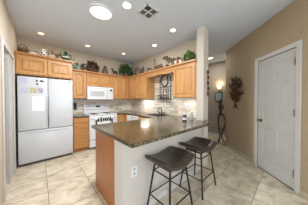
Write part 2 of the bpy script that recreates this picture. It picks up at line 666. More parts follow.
# slab built as stiles, rails and recessed raised panels
W = DS1 - DS0
sx = [DS0, DS0 + 0.115, DS0 + W / 2 - 0.045, DS0 + W / 2 + 0.045, DS1 - 0.115, DS1]
zr = [0.012, 0.24, 0.82, 0.96, 1.60, 1.71, 1.93, DTOP]
d.box(sx[0], sx[1], 0, 0.038, zr[0], zr[-1], f0)
d.box(sx[4], sx[5], 0, 0.038, zr[0], zr[-1], f0)
d.box(sx[2], sx[3], 0, 0.038, zr[0], zr[-1], f0)
for a, b in ((0, 1), (2, 3), (4, 5), (6, 7)):
    d.box(sx[1], sx[2], 0, 0.038, zr[a], zr[b], f0)
    d.box(sx[3], sx[4], 0, 0.038, zr[a], zr[b], f0)
for a, b in ((1, 2), (3, 4), (5, 6)):
    for u0, u1 in ((sx[1], sx[2]), (sx[3], sx[4])):
        d.rings(u0, u1, zr[a], zr[b], [(0, 0), (0, .030), (.02, .030), (.05, .036)], f0)
d.build('panel', M_door, dr)
kb = MB()
q = Vector(f0((2.487, 0.038, 0.93)))
nrm = -AN
kb.tube([q, q + nrm * 0.01], 0.03, 16)
kb.tube([q + nrm * 0.01, q + nrm * 0.035], 0.012, 12)
kb.ball(q + nrm * 0.05, 0.027)
kb.build('knob', M_brass, dr)
for z in (0.25, 1.13, 1.86):
    MB(faceR(-0.05)).box(DS0 - 0.004, DS0 + 0.014, 0.036, 0.075, z - 0.05, z + 0.05).build('hinge', M_nickel, dr)
MB(faceR()).box(DS0, DS1, -0.06, -0.005, 0, 0.011).build('threshold', M_dgrey, dr)

# ------------------------------------------------------------------ ceiling fixtures
def can_light(x, y, r, label, power=P_CAN, warm=(1, 0.96, 0.90), lens=None):
    t = thing('recessed_light', label, 'ceiling light', (x, y, CEIL), 'recessed ceiling lights')
    MB().lathe([(r * 0.74, -0.001), (r * 0.78, -0.012), (r, -0.012), (r * 1.02, -0.001)], (x, y, CEIL), 24).build('trim_ring', M_white2, t)
    MB().lathe([(r * 0.1, -0.016), (r * 0.72, -0.014), (r * 0.72, -0.002)], (x, y, CEIL), 24).build('lens', lens or M_glow, t)
    ld = bpy.data.lights.new('can_lamp', 'AREA')
    ld.shape = 'DISK'
    ld.size = r * 1.3
    ld.energy = power
    ld.color = warm
    lo = bpy.data.objects.new('can_lamp', ld)
    COL.objects.link(lo)
    lo.parent = t
    lo.location = (0, 0, -0.022)
    return t


can_light(0.985, 1.68, 0.075, 'large bright round ceiling light between the sun tunnel and the air vent')
can_light(0.04, 3.60, 0.066, 'round ceiling light above the fridge', lens=M_glow2)
can_light(0.94, 3.59, 0.066, 'round ceiling light above the microwave and range', lens=M_glow2)
can_light(1.90, 3.45, 0.066, 'round ceiling light in front of the ivy in the kitchen corner', lens=M_glow2)
can_light(2.205, 2.39, 0.066, 'round ceiling light over the sink and plate rack')
can_light(2.015, 1.63, 0.066, 'round ceiling light nearest the cream column', 0.6)
can_light(4.26, 1.84, 0.09, 'round ceiling light in the hall beyond the column', P_HALL)

t = thing('sun_tunnel', 'wide round bright skylight diffuser in the ceiling left of the vent', 'skylight', (0.755, 2.10, CEIL))
MB().lathe([(0.165, -0.001), (0.165, -0.02), (0.188, -0.02), (0.196, -0.001)], (0.755, 2.10, CEIL), 40).build('trim_ring', M_white2, t)
MB().lathe([(0.02, -0.045), (0.09, -0.038), (0.14, -0.026), (0.164, -0.012), (0.164, -0.002)], (0.755, 2.10, CEIL), 40).build('diffuser', M_sky, t)
ld = bpy.data.lights.new('tunnel_lamp', 'AREA')
ld.shape = 'DISK'
ld.size = 0.31
ld.energy = P_SKYLIGHT
ld.color = (0.95, 0.98, 1.0)
lo = bpy.data.objects.new('tunnel_lamp', ld)
COL.objects.link(lo)
lo.parent = t
lo.location = (0, 0, -0.06)

# air vent: 2 x 2 louvred quarters
vx0, vx1, vy0, vy1 = 1.185, 1.435, 1.44, 1.70
t = thing('air_vent', 'square white ceiling air vent with louvred quarters', 'vent', ((vx0 + vx1) / 2, (vy0 + vy1) / 2, CEIL))
m = MB()
zt, zb = CEIL - 0.001, CEIL - 0.014
m.box(vx0, vx1, vy0, vy0 + 0.018, zb, zt).box(vx0, vx1, vy1 - 0.018, vy1, zb, zt)
m.box(vx0, vx0 + 0.018, vy0, vy1, zb, zt).box(vx1 - 0.018, vx1, vy0, vy1, zb, zt)
cx, cy = (vx0 + vx1) / 2, (vy0 + vy1) / 2
m.box(cx - 0.007, cx + 0.007, vy0, vy1, zb, zt).box(vx0, vx1, cy - 0.007, cy + 0.007, zb, zt)
m.build('frame', M_white2, t)
MB().box(vx0 + 0.02, vx1 - 0.02, vy0 + 0.02, vy1 - 0.02, CEIL - 0.004, CEIL - 0.001).build('duct', M_dgrey, t)
for ix, (a, b) in enumerate(((vx0 + 0.018, cx - 0.007), (cx + 0.007, vx1 - 0.018))):
    for iy, (c0, c1) in enumerate(((vy0 + 0.018, cy - 0.007), (cy + 0.007, vy1 - 0.018))):
        m = MB()
        nl = 9 if ix and iy else 4
        for k in range(nl):
            f = (k + 0.5) / nl
            if (ix + iy) % 2 == 0:
                y = c0 + (c1 - c0) * f
                m.add([(a, y - 0.009, zb + 0.001), (b, y - 0.009, zb + 0.001), (b, y + 0.004, zt - 0.003), (a, y + 0.004, zt - 0.003),
                       (a, y - 0.007, zb + 0.001), (b, y - 0.007, zb + 0.001), (b, y + 0.006, zt - 0.003), (a, y + 0.006, zt - 0.003)],
                      [(0, 1, 2, 3), (7, 6, 5, 4), (0, 4, 5, 1), (3, 2, 6, 7), (0, 3, 7, 4), (1, 5, 6, 2)])
            else:
                x = a + (b - a) * f
                m.add([(x - 0.009, c0, zb + 0.001), (x - 0.009, c1, zb + 0.001), (x + 0.004, c1, zt - 0.003), (x + 0.004, c0, zt - 0.003),
                       (x - 0.007, c0, zb + 0.001), (x - 0.007, c1, zb + 0.001), (x + 0.006, c1, zt - 0.003), (x + 0.006, c0, zt - 0.003)],
                      [(0, 1, 2, 3), (7, 6, 5, 4), (0, 4, 5, 1), (3, 2, 6, 7), (0, 3, 7, 4), (1, 5, 6, 2)])
        m.build('louvre', M_grey if (ix + iy) % 2 == 0 else M_white2, t, smooth=False)

# ------------------------------------------------------------------ cabinets
DOOR = [(0, 0), (0, .018), (.004, .021), (.050, .021), (.054, .003), (.070, .003), (.098, .018)]
DRAW = [(0, 0), (0, .017), (.006, .021), (.02, .021)]


def knob(parent, fm, u, z, d=0.021):
    m = MB(fm)
    m.tube([(u, d - 0.001, z), (u, d + 0.014, z)], 0.006, 8)
    m.ball((u, d + 0.02, z), 0.014, 0.010, 0.014, 10, 6)
    return m.build('knob', M_nickel, parent)


def cab_door(parent, fm, u0, u1, z0, z1, mat=None, ku=None, kz=None):
    d = MB().rings(u0, u1, z0, z1, DOOR if u1 - u0 > 0.2 and z1 - z0 > 0.2 else DRAW, fm).build('door', mat or M_oak, parent, smooth=False)
    if ku is not None:
        knob(d, fm, ku, kz)
    return d


def cab_drawer(parent, fm, u0, u1, z0, z1, mat):
    d = MB().rings(u0, u1, z0, z1, DRAW, fm).build('drawer', mat, parent, smooth=False)
    knob(d, fm, (u0 + u1) / 2, (z0 + z1) / 2)
    return d


def crown(parent, fm, u0, u1, z, d0=0.0, mat=None):
    """crown strip with a stepped profile along u"""
    prof = [(0, -0.06), (0.010, -0.06), (0.014, -0.036), (0.030, -0.022), (0.046, -0.014), (0.060, -0.014), (0.060, 0.012), (0, 0.012)]
    vs = [(u, p[0] + d0, z + p[1]) for u in (u0, u1) for p in prof]
    n = len(prof)
    fs = [tuple(range(n)), tuple(range(2 * n - 1, n - 1, -1))] + [(i, n + i, n + (i + 1) % n, (i + 1) % n) for i in range(n)]
    return MB().add(vs, fs, fm).build('crown_moulding', mat, parent, smooth=False)


FY = 3.89     # face of the wall units on the back wall
FX = 2.34     # face of the wall units on the sink wall
UB, UT = 1.362, 2.12
UTB = UT + 0.012
FR = 3.60     # face of the over-fridge cabinet

# over fridge
t = thing('fridge_cabinet', 'deep two door oak cabinet over the white fridge', 'cabinet', (0.13, 3.9, 1.82))
MB().box(WX0 + 0.003, 0.60, FR, WY1 - 0.002, 1.825, 2.252).build('body', M_oak, t)
cab_door(t, faceY(FR), -0.325, 0.125, 1.84, 2.185, None, 0.095, 1.865)
cab_door(t, faceY(FR), 0.14, 0.585, 1.84, 2.185, None, 0.17, 1.865)
crown(t, faceY(FR), WX0 + 0.003, 0.645, 2.24, 0, M_oakx)
crown(t, lambda p: (0.60 + p[1], p[0], p[2]), FR - 0.045, WY1 - 0.003, 2.24, 0, M_oaky)
# tall single door unit between fridge and microwave
t = thing('wall_cabinet', 'narrow oak wall cabinet between fridge and microwave', 'cabinet', (0.78, 4.05, UB), 'oak wall cabinets')
MB().box(0.602, 0.978, FY, WY1 - 0.013, UB, UTB).build('body', M_oak, t)
cab_door(t, faceY(FY), 0.655, 0.965, UB + 0.012, UT - 0.05, None, 0.94, UB + 0.045)
crown(t, faceY(FY), 0.647, 0.978, UT, 0, M_oakx)
# over microwave
t = thing('wall_cabinet', 'short two door oak cabinet directly over the white microwave', 'cabinet', (1.36, 4.05, 1.72), 'oak wall cabinets')
MB().box(0.980, 1.738, FY, WY1 - 0.013, 1.715, UTB).build('body', M_oak, t)
cab_door(t, faceY(FY), 0.995, 1.352, 1.728, UT - 0.05, None, 1.325, 1.755)
cab_door(t, faceY(FY), 1.366, 1.724, 1.728, UT - 0.05, None, 1.393, 1.755)
crown(t, faceY(FY), 0.980, 1.738, UT, 0, M_oakx)
# right of microwave to the corner
t = thing('wall_cabinet', 'two door oak wall cabinet right of the microwave, in the corner', 'cabinet', (2.1, 4.05, UB), 'oak wall cabinets')
MB().box(1.740, WX1 - 0.013, FY, WY1 - 0.013, UB, UTB).build('body', M_oak, t)
cab_door(t, faceY(FY), 1.755, 2.04, UB + 0.012, UT - 0.05, None, 2.015, UB + 0.045)
cab_door(t, faceY(FY), 2.052, 2.325, UB + 0.012, UT - 0.05, None, 2.078, UB + 0.045)
crown(t, faceY(FY), 1.740, FX - 0.05, UT, 0, M_oakx)
# sink wall, left of the rack
t = thing('wall_cabinet', 'two door oak wall cabinet left of the iron plate rack', 'cabinet', (2.5, 3.4, UB), 'oak wall cabinets')
MB().box(FX, WX1 - 0.013, 2.88, FY - 0.002, UB, UTB).build('body', M_oak, t)
cab_door(t, faceX(FX), 3.33, 3.80, UB + 0.012, UT - 0.05, None, 3.355, UB + 0.045)
cab_door(t, faceX(FX), 2.895, 3.316, UB + 0.012, UT - 0.05, None, 3.29, UB + 0.045)
crown(t, faceX(FX), 2.88, FY - 0.002, UT, 0, M_oaky)
# valance
t = thing('valance', 'scalloped oak valance bridging the cabinets above the sink', 'valance', (2.36, 2.37, 1.98))
pts = []
n = 24
for i in range(n + 1):
    u = i / n
    y = 1.882 + u * 0.994
    dip = 0.020 * math.sin(PI * u) ** 0.5 + 0.012 * math.cos(4 * PI * u)
    pts.append((y, 1.965 + dip))
pts += [(2.876, UT), (1.882, UT)]
MB().prism(pts, 0, 0.02, lambda p: (FX + 0.02 - p[2], p[0], p[1])).build('board', M_oaky, t)
MB().box(FX + 0.021, WX1 - 0.013, 1.882, 2.876, UT - 0.01, UTB).build('top_board', M_oaky, t)
crown(t, faceX(FX), 1.882, 2.876, UT, 0, M_oaky)
# sink wall, right of the rack
t = thing('wall_cabinet', 'single door oak wall cabinet beside the cream column', 'cabinet', (2.5, 1.58, UB), 'oak wall cabinets')
MB().box(FX, WX1 - 0.013, 1.292, 1.878, UB, UTB).build('body', M_oak, t)
cab_door(t, faceX(FX), 1.318, 1.862, UB + 0.012, UT - 0.05, None, 1.835, UB + 0.045)
crown(t, faceX(FX), 1.292, 1.878, UT, 0, M_oaky)

# base units
BY, BX = 3.60, 2.0
t = thing('drawer_cabinet', 'oak base cabinet of four drawers between fridge and range', 'cabinet', (0.78, 3.9, 0))
MB().box(0.612, 0.958, BY, WY1 - 0.002, 0.09, 0.874).build('body', M_oak, t)
MB().box(0.612, 0.958, BY + 0.06, WY1 - 0.002, 0.0, 0.09).build('toe_kick', M_oakx, t)
for z0, z1 in ((0.735, 0.86), (0.575, 0.72), (0.345, 0.56), (0.105, 0.33)):
    cab_drawer(t, faceY(BY), 0.622, 0.948, z0, z1, M_oakx)
t = thing('worktop', 'short brown granite worktop between fridge and range', 'worktop', (0.78, 3.9, 0.876))
MB().box(0.608, 0.960, 3.565, WY1 - 0.0125, 0.876, 0.914).build('slab', M_granite, t, bevel=0.006)
t = thing('corner_cabinet', 'oak base cabinet in the corner between range and dishwasher', 'cabinet', (2.2, 3.9, 0))
m = MB().box(1.748, WX1 - 0.013, BY, WY1 - 0.013, 0.09, 0.874).box(BX, WX1 - 0.013, 3.402, BY, 0.09, 0.874)
m.build('body', M_oak, t)
MB().box(1.748, WX1 - 0.013, BY + 0.06, WY1 - 0.013, 0.0, 0.09).build('toe_kick', M_oakx, t)
cab_door(t, faceY(BY), 1.76, 1.965, 0.105, 0.86, None, 1.79, 0.80)
t = thing('sink_cabinet', 'oak sink base cabinet right of the dishwasher', 'cabinet', (2.3, 2.45, 0))
m = MB()
m.box(BX, BX + 0.018, 2.105, 2.812, 0.09, 0.874).box(BX, WX1 - 0.013, 2.105, 2.123, 0.09, 0.874).box(BX, WX1 - 0.013, 2.794, 2.812, 0.09, 0.874).box(BX, WX1 - 0.013, 2.105, 2.812, 0.09, 0.108)
m.build('body', M_oak, t)
MB().box(BX + 0.06, WX1 - 0.013, 2.105, 2.812, 0, 0.09).build('toe_kick', M_oaky, t)
for a, b in ((2.12, 2.45), (2.465, 2.80)):
    cab_drawer(t, faceX(BX), a, b, 0.735, 0.86, M_oaky)
    cab_door(t, faceX(BX), a, b, 0.105, 0.72, None, (b - 0.03 if a < 2.2 else a + 0.03), 0.68)
# peninsula cabinet
t = thing('peninsula_cabinet', 'oak peninsula cabinet with plain orange end panel', 'cabinet', (1.3, 1.7, 0))
MB().box(0.64, 1.995, 1.347, 1.985, 0.09, 0.874).build('body', M_oak, t)
MB().box(0.622, 0.64, 1.347, 1.99, 0.0, 0.874).build('end_panel', M_panel, t)
MB().box(0.64, 1.995, 1.347, 1.92, 0.0, 0.09).build('toe_kick', M_oakx, t)
fB = lambda p: (p[0], 1.985 + p[1], p[2])
for a, b in ((0.66, 1.09), (1.105, 1.535), (1.55, 1.98)):
    cab_drawer(t, fB, a, b, 0.735, 0.86, M_oakx)
    cab_door(t, fB, a, b, 0.105, 0.72)
# infill between peninsula and sink run, behind the column
t = thing('corner_cabinet', 'oak base cabinet where the peninsula meets the sink wall', 'cabinet', (2.3, 1.7, 0))
MB().box(1.998, WX1 - 0.013, 1.40, 2.10, 0.0, 0.874).build('body', M_oak, t)

# U shaped worktop: back corner, sink run, peninsula
def rounded(x0, x1, y0, y1, r):
    """r: radii for corners (x0,y0),(x1,y0),(x1,y1),(x0,y1)"""
    pts = []
    for (cx, cy, a0), rr in zip(((x0, y0, PI), (x1, y0, 1.5 * PI), (x1, y1, 0), (x0, y1, 0.5 * PI)), r):
        if rr <= 0:
            pts.append((cx, cy))
            continue
        ox = cx + rr if cx == x0 else cx - rr
        oy = cy + rr if cy == y0 else cy - rr
        for k in range(7):
            a = a0 + k / 6 * PI / 2
            pts.append((ox + rr * math.cos(a), oy + rr * math.sin(a)))
    return pts


t = thing('worktop', 'long brown granite worktop from the corner to the breakfast bar', 'worktop', (1.5, 1.6, 0.876))
z0, z1 = 0.8745, 0.914
XB = WX1 - 0.013
SX0, SX1, SY0, SY1 = 2.14, 2.52, 2.17, 2.75
m = MB()
# outline of the whole U with the column notched out
ol = [(0.605, 2.13)] + rounded(0.605, 2.45, 0.95, 1.14, (0.03, 0.12, 0, 0))[0:14]
ol += [(2.45, 1.142), (2.343, 1.142), (2.343, 1.293), (XB, 1.293), (XB, SY0), (1.975, SY0), (1.975, 2.13)]
m.prism(ol, z0, z1)
m.box(1.975, SX0, SY0, SY1, z0, z1).box(SX1, XB, SY0, SY1, z0, z1)
m.box(1.975, XB, SY1, 3.565, z0, z1)
m.box(1.746, XB, 3.565, WY1 - 0.013, z0, z1)
wt = m.build('slab', M_granite, t)
# sink
t = thing('kitchen_sink', 'stainless undermount sink in the worktop below the plate rack', 'sink', (2.33, 2.46, 0.70))
g = 0.002
m = MB()
x0, x1, y0, y1, zb_, zt_ = SX0 + g, SX1 - g, SY0 + g, SY1 - g, 0.71, 0.908
m.box(x0, x1, y0, y1, zb_, zb_ + 0.004).box(x0, x0 + 0.004, y0, y1, zb_, zt_).box(x1 - 0.004, x1, y0, y1, zb_, zt_)
m.box(x0, x1, y0, y0 + 0.004, zb_, zt_).box(x0, x1, y1 - 0.004, y1, zb_, zt_)
m.build('basin', M_steel, t)
MB().box(x0 + 0.004, x1 - 0.004, 2.455, 2.475, zb_ + 0.004, 0.87).build('divider', M_steel, t)
MB().lathe([(0.035, 0), (0.04, 0.004), (0.01, 0.006)], ((x0 + x1) / 2, 2.31, zb_ + 0.004), 16).build('drain', M_dgrey, t)
# faucet
fx, fy, fz = 2.585, 2.50, 0.9145
t = thing('faucet', 'dark bronze arched faucet with two levers behind the sink', 'faucet', (fx, fy, fz))
m = MB()
m.lathe([(0.03, 0), (0.03, 0.012), (0.016, 0.03), (0.014, 0.12)], (fx, fy, fz), 16)
m.tube([(fx, fy, fz + 0.10)] + [(fx - 0.07 + 0.07 * math.cos(a), fy, fz + 0.12 + 0.07 * math.sin(a)) for a in [PI * k / 10 for k in range(10)]] + [(fx - 0.14, fy, fz + 0.08)], 0.011, 10)
m.build('spout', M_bronze, t)
for s in (-1, 1):
    m = MB()
    m.lathe([(0.022, 0), (0.022, 0.01), (0.013, 0.025), (0.015, 0.055), (0.006, 0.07)], (fx, fy + s * 0.10, fz), 14)
    m.tube([(fx, fy + s * 0.10, fz + 0.06), (fx - 0.02, fy + s * 0.165, fz + 0.085)], [0.008, 0.006], 8)
    m.build('handle', M_bronze, t)

# ------------------------------------------------------------------ appliances
# fridge
t = thing('refrigerator', 'large white french door fridge with bottom freezer', 'fridge', (0.14, 3.9, 0))
MB().box(-0.312, 0.592, 3.60, 4.19, 0.052, 1.785).build('body', M_white2, t, bevel=0.004)
fy_ = 3.595
sl = [(0, 0), (0.0, .045), (.004, .056), (.014, .062)]
for a, b in ((-0.312, 0.136), (0.144, 0.592)):
    dd = MB().rings(a, b, 0.705, 1.785, sl, faceY(fy_)).build('door', M_white, t, ang=50)
    u = b - 0.02 if a < 0 else a + 0.02
    m = MB(faceY(fy_))
    m.tube([(u, 0.06, 0.80), (u, 0.072, 0.82), (u, 0.074, 1.1), (u, 0.072, 1.38), (u, 0.06, 1.40)], 0.006, 8)
    m.build('handle', M_white, dd)
    if a > 0:
        m = MB(faceY(fy_))
        for k in range(7):
            m.box(0.47 + k * 0.014, 0.48 + k * 0.014, 0.0615, 0.0635, 1.722, 1.734)
        m.build('badge', M_dgrey, dd)
dd = MB().rings(-0.312, 0.592, 0.05, 0.692, sl, faceY(fy_)).build('freezer_drawer', M_white, t, ang=50)
m = MB(faceY(fy_))
m.tube([(-0.22, 0.06, 0.665), (-0.20, 0.072, 0.665), (0.14, 0.074, 0.665), (0.48, 0.072, 0.665), (0.50, 0.06, 0.665)], 0.006, 8)
m.build('handle', M_white, dd)
MB().box(-0.30, 0.58, 3.56, 3.62, 0.008, 0.048).build('kick_grille', M_dgrey, t)
for x in (-0.24, 0.52):
    MB().lathe([(0.02, 0), (0.02, 0.05)], (x, 3.63, 0.0), 12).build('foot', M_grey, t)

# papers on the fridge
FF = 3.5325
def fridge_paper(name, label, cat, u0, u1, z0, z1, mat, group=None, thick=0.0015):
    o = MB(faceY(FF)).box(u0, u1, 0, thick, z0, z1).build(name, mat, None, ((u0 + u1) / 2, FF, z0))
    return tag(o, label, cat, group)


fridge_paper('paper_sheet', 'blank white sheet on the left fridge door, below the photos', 'paper', -0.11, 0.075, 1.09, 1.39, M_paper)
fridge_paper('note', 'pale lavender note at the top left corner of the fridge', 'note', -0.285, -0.17, 1.63, 1.755, M_lav)
fridge_paper('note', 'lavender card at the left end of the row of fridge photos', 'note', -0.27, -0.16, 1.45, 1.56, M_lav)
fridge_paper('photo', 'yellow and black photo in the middle of the fridge row', 'photo', -0.145, -0.04, 1.455, 1.57, M_yel)
fridge_paper('photo', 'purple and black photo at the right of the fridge row', 'photo', -0.025, 0.06, 1.46, 1.575, M_purp)
for lb, u, z in (('black magnet high on the left fridge door, the upper of two', -0.035, 1.71), ('black magnet high on the left fridge door, the lower of two', -0.03, 1.645)):
    o = MB(faceY(FF)).tube([(u, 0, z), (u, 0.008, z)], 0.017, 12).build('fridge_magnet', M_black, None, (u, FF, z))
    tag(o, lb, 'magnet', 'fridge magnets')
o = MB(faceY(FF)).box(0.015, 0.08, 0, 0.006, 1.695, 1.73).build('fridge_magnet', M_dgrey, None, (0.05, FF, 1.70))
tag(o, 'wide grey magnet at the top right of the left fridge door', 'magnet', 'fridge magnets')

# microwave
t = thing('microwave', 'white over-range microwave below the short oak cabinet', 'microwave', (1.36, 4.0, 1.34))
MB().box(0.984, 1.736, 3.84, WY1 - 0.013, 1.335, 1.712).build('body', M_app, t, bevel=0.004)
d = MB().rings(0.986, 1.55, 1.345, 1.708, [(0, 0), (0, .02), (.006, .026), (.05, .026), (.056, .022)], faceY(3.84)).build('door', M_app, t, smooth=False)
MB(faceY(3.84)).box(1.06, 1.46, 0.0215, 0.0245, 1.43, 1.58).build('window', M_mwglass, d)
MB(faceY(3.84)).tube([(1.525, 0.02, 1.40), (1.525, 0.05, 1.42), (1.525, 0.05, 1.63), (1.525, 0.02, 1.65)], 0.009, 8).build('handle', M_white2, d)
p = MB().rings(1.555, 1.734, 1.345, 1.708, [(0, 0), (0, .02), (.006, .026)], faceY(3.84)).build('control_panel', M_app, t, smooth=False)
MB(faceY(3.84)).box(1.625, 1.70, 0.0255, 0.0275, 1.60, 1.65).build('display', M_black, p)
MB(faceY(3.84)).box(1.61, 1.70, 0.0255, 0.027, 1.40, 1.56).build('keypad', M_white2, p)
MB().box(1.0, 1.72, 3.86, 4.15, 1.328, 1.336).build('grease_filter', M_dgrey, t)

# range
RX0, RX1, RY = 0.966, 1.738, 3.58
t = thing('range', 'white freestanding electric range under the microwave', 'stove', (1.35, 3.9, 0))
MB().box(RX0, RX1, RY, WY1 - 0.016, 0.05, 0.905).build('body', M_app, t, bevel=0.003)
MB().box(RX0, RX1, RY - 0.03, WY1 - 0.016, 0.905, 0.922).build('cooktop', M_app, t, bevel=0.005)
for x, y, r in ((1.16, 3.72, 0.10), (1.54, 3.72, 0.08), (1.16, 3.98, 0.08), (1.54, 3.98, 0.10)):
    m = MB()
    for k in range(3):
        rr = r * (0.4 + 0.28 * k)
        m.tube([(x + rr * math.cos(a), y + rr * math.sin(a), 0.927) for a in [2 * PI * i / 20 for i in range(20)]], 0.006, 6, True)
    m.build('burner', M_dgrey, t)
b = MB().box(RX0, RX1, WY1 - 0.09, WY1 - 0.016, 0.922, 1.19).build('backguard', M_app, t, bevel=0.01)
MB().box(1.31, 1.43, WY1 - 0.094, WY1 - 0.089, 1.095, 1.15).build('display', M_black, b)
for x in (1.03, 1.11, 1.60, 1.68):
    MB().tube([(x, WY1 - 0.09, 1.12), (x, WY1 - 0.118, 1.12)], 0.022, 14).build('knob', M_grey, b)
MB().box(RX0 + 0.02, RX1 - 0.02, WY1 - 0.093, WY1 - 0.089, 1.025, 1.045).build('vent_slot', M_grey, b)
d = MB().rings(RX0 + 0.004, RX1 - 0.004, 0.265, 0.875, [(0, 0), (0, .03), (.006, .036)], faceY(RY)).build('oven_door', M_app, t, smooth=False)
MB(faceY(RY)).box(1.12, 1.58, 0.0355, 0.038, 0.40, 0.66).build('window', M_glassdk, d)
m = MB(faceY(RY))
m.tube([(1.0, 0.03, 0.855), (1.0, 0.075, 0.855), (1.05, 0.08, 0.855), (1.65, 0.08, 0.855), (1.70, 0.075, 0.855), (1.70, 0.03, 0.855)], 0.012, 8)
m.build('handle', M_white2, d)
MB().rings(RX0 + 0.004, RX1 - 0.004, 0.06, 0.25, [(0, 0), (0, .03), (.006, .036)], faceY(RY)).build('storage_drawer', M_app, t, smooth=False)
MB(faceY(RY)).box(RX0 + 0.01, RX1 - 0.01, 0.0, 0.02, 0.252, 0.263).build('gap_strip', M_dgrey, t)
for x in (1.02, 1.68):
    MB().lathe([(0.018, 0), (0.018, 0.05)], (x, 3.64, 0.0), 10).build('foot', M_grey, t)

# towel hung over the oven handle
TY = RY - 0.094
t = thing('dish_towel', 'white dish towel with black figures and dark border on oven handle', 'towel', (1.325, TY, 0.56))
m = MB()
cols = 16
secs = [(TY - 0.006, 0.555), (TY - 0.005, 0.70), (TY, 0.86), (TY + 0.014, 0.872), (TY + 0.030, 0.86), (TY + 0.034, 0.75), (TY + 0.034, 0.66)]
vs, fs = [], []
for i in range(cols + 1):
    u = 1.085 + 0.48 * i / cols
    for j, (y, z) in enumerate(secs):
        wv = 0.004 * math.sin(i * 1.3) * (1.0 if j < 2 else 0.1)
        vs.append((u, y + wv, z))
ns = len(secs)
for i in range(cols):
    for j in range(ns - 1):
        fs.append((i * ns + j, (i + 1) * ns + j, (i + 1) * ns + j + 1, i * ns + j + 1))
m.add(vs, fs)
o = m.build('cloth', M_paper, t)
sd = o.modifiers.new('thick', 'SOLIDIFY')
sd.thickness = 0.003
fT = faceY(TY - 0.011)
m = MB(fT)
m.box(1.087, 1.135, 0, 0.002, 0.56, 0.80).box(1.515, 1.563, 0, 0.002, 0.56, 0.80).box(1.135, 1.515, 0, 0.002, 0.56, 0.60)
m.build('border', M_dgrey, t)
m = MB(fT)
for k, (u, h) in enumerate(((1.165, .10), (1.235, .13), (1.30, .08), (1.36, .10), (1.42, .08), (1.485, .13))):
    m.ball((u, 0.001, 0.78), 0.027, 0.003, h / 2, 10, 6)
    m.ball((u + 0.012, 0.001, 0.78 + h / 2), 0.012, 0.003, 0.014, 8, 6)
    m.box(u - 0.004, u + 0.004, 0, 0.003, 0.72, 0.76)
m.build('printed_figures', M_black, t)
m = MB(fT)
for u in (1.165, 1.215, 1.27, 1.33, 1.385, 1.44, 1.49):
    m.ball((u, 0.001, 0.845), 0.012, 0.003, 0.012, 8, 6)
m.build('printed_leaves', M_leafdk, t)

# dishwasher
t = thing('dishwasher', 'white dishwasher under the sink worktop near the corner', 'dishwasher', (2.3, 3.1, 0))
MB().box(BX + 0.005, WX1 - 0.02, 2.816, 3.398, 0.05, 0.872).build('body', M_white2, t)
MB().rings(2.818, 3.396, 0.12, 0.74, [(0, 0), (0, .02), (.006, .026)], faceX(BX + 0.005)).build('door', M_app, t, smooth=False)
p = MB().rings(2.818, 3.396, 0.745, 0.872, [(0, 0), (0, .024), (.006, .03)], faceX(BX + 0.005)).build('control_panel', M_app, t, smooth=False)
MB(faceX(BX + 0.005)).tube([(3.09, 0.028, 0.82), (3.09, 0.045, 0.82)], 0.022, 14).build('dial', M_black, p)
MB(faceX(BX + 0.005)).box(2.86, 3.02, 0.029, 0.032, 0.81, 0.835).build('button_row', M_grey, p)
MB().box(BX + 0.05, BX + 0.07, 2.82, 3.394, 0.0, 0.115).build('kick_plate', M_white2, t)

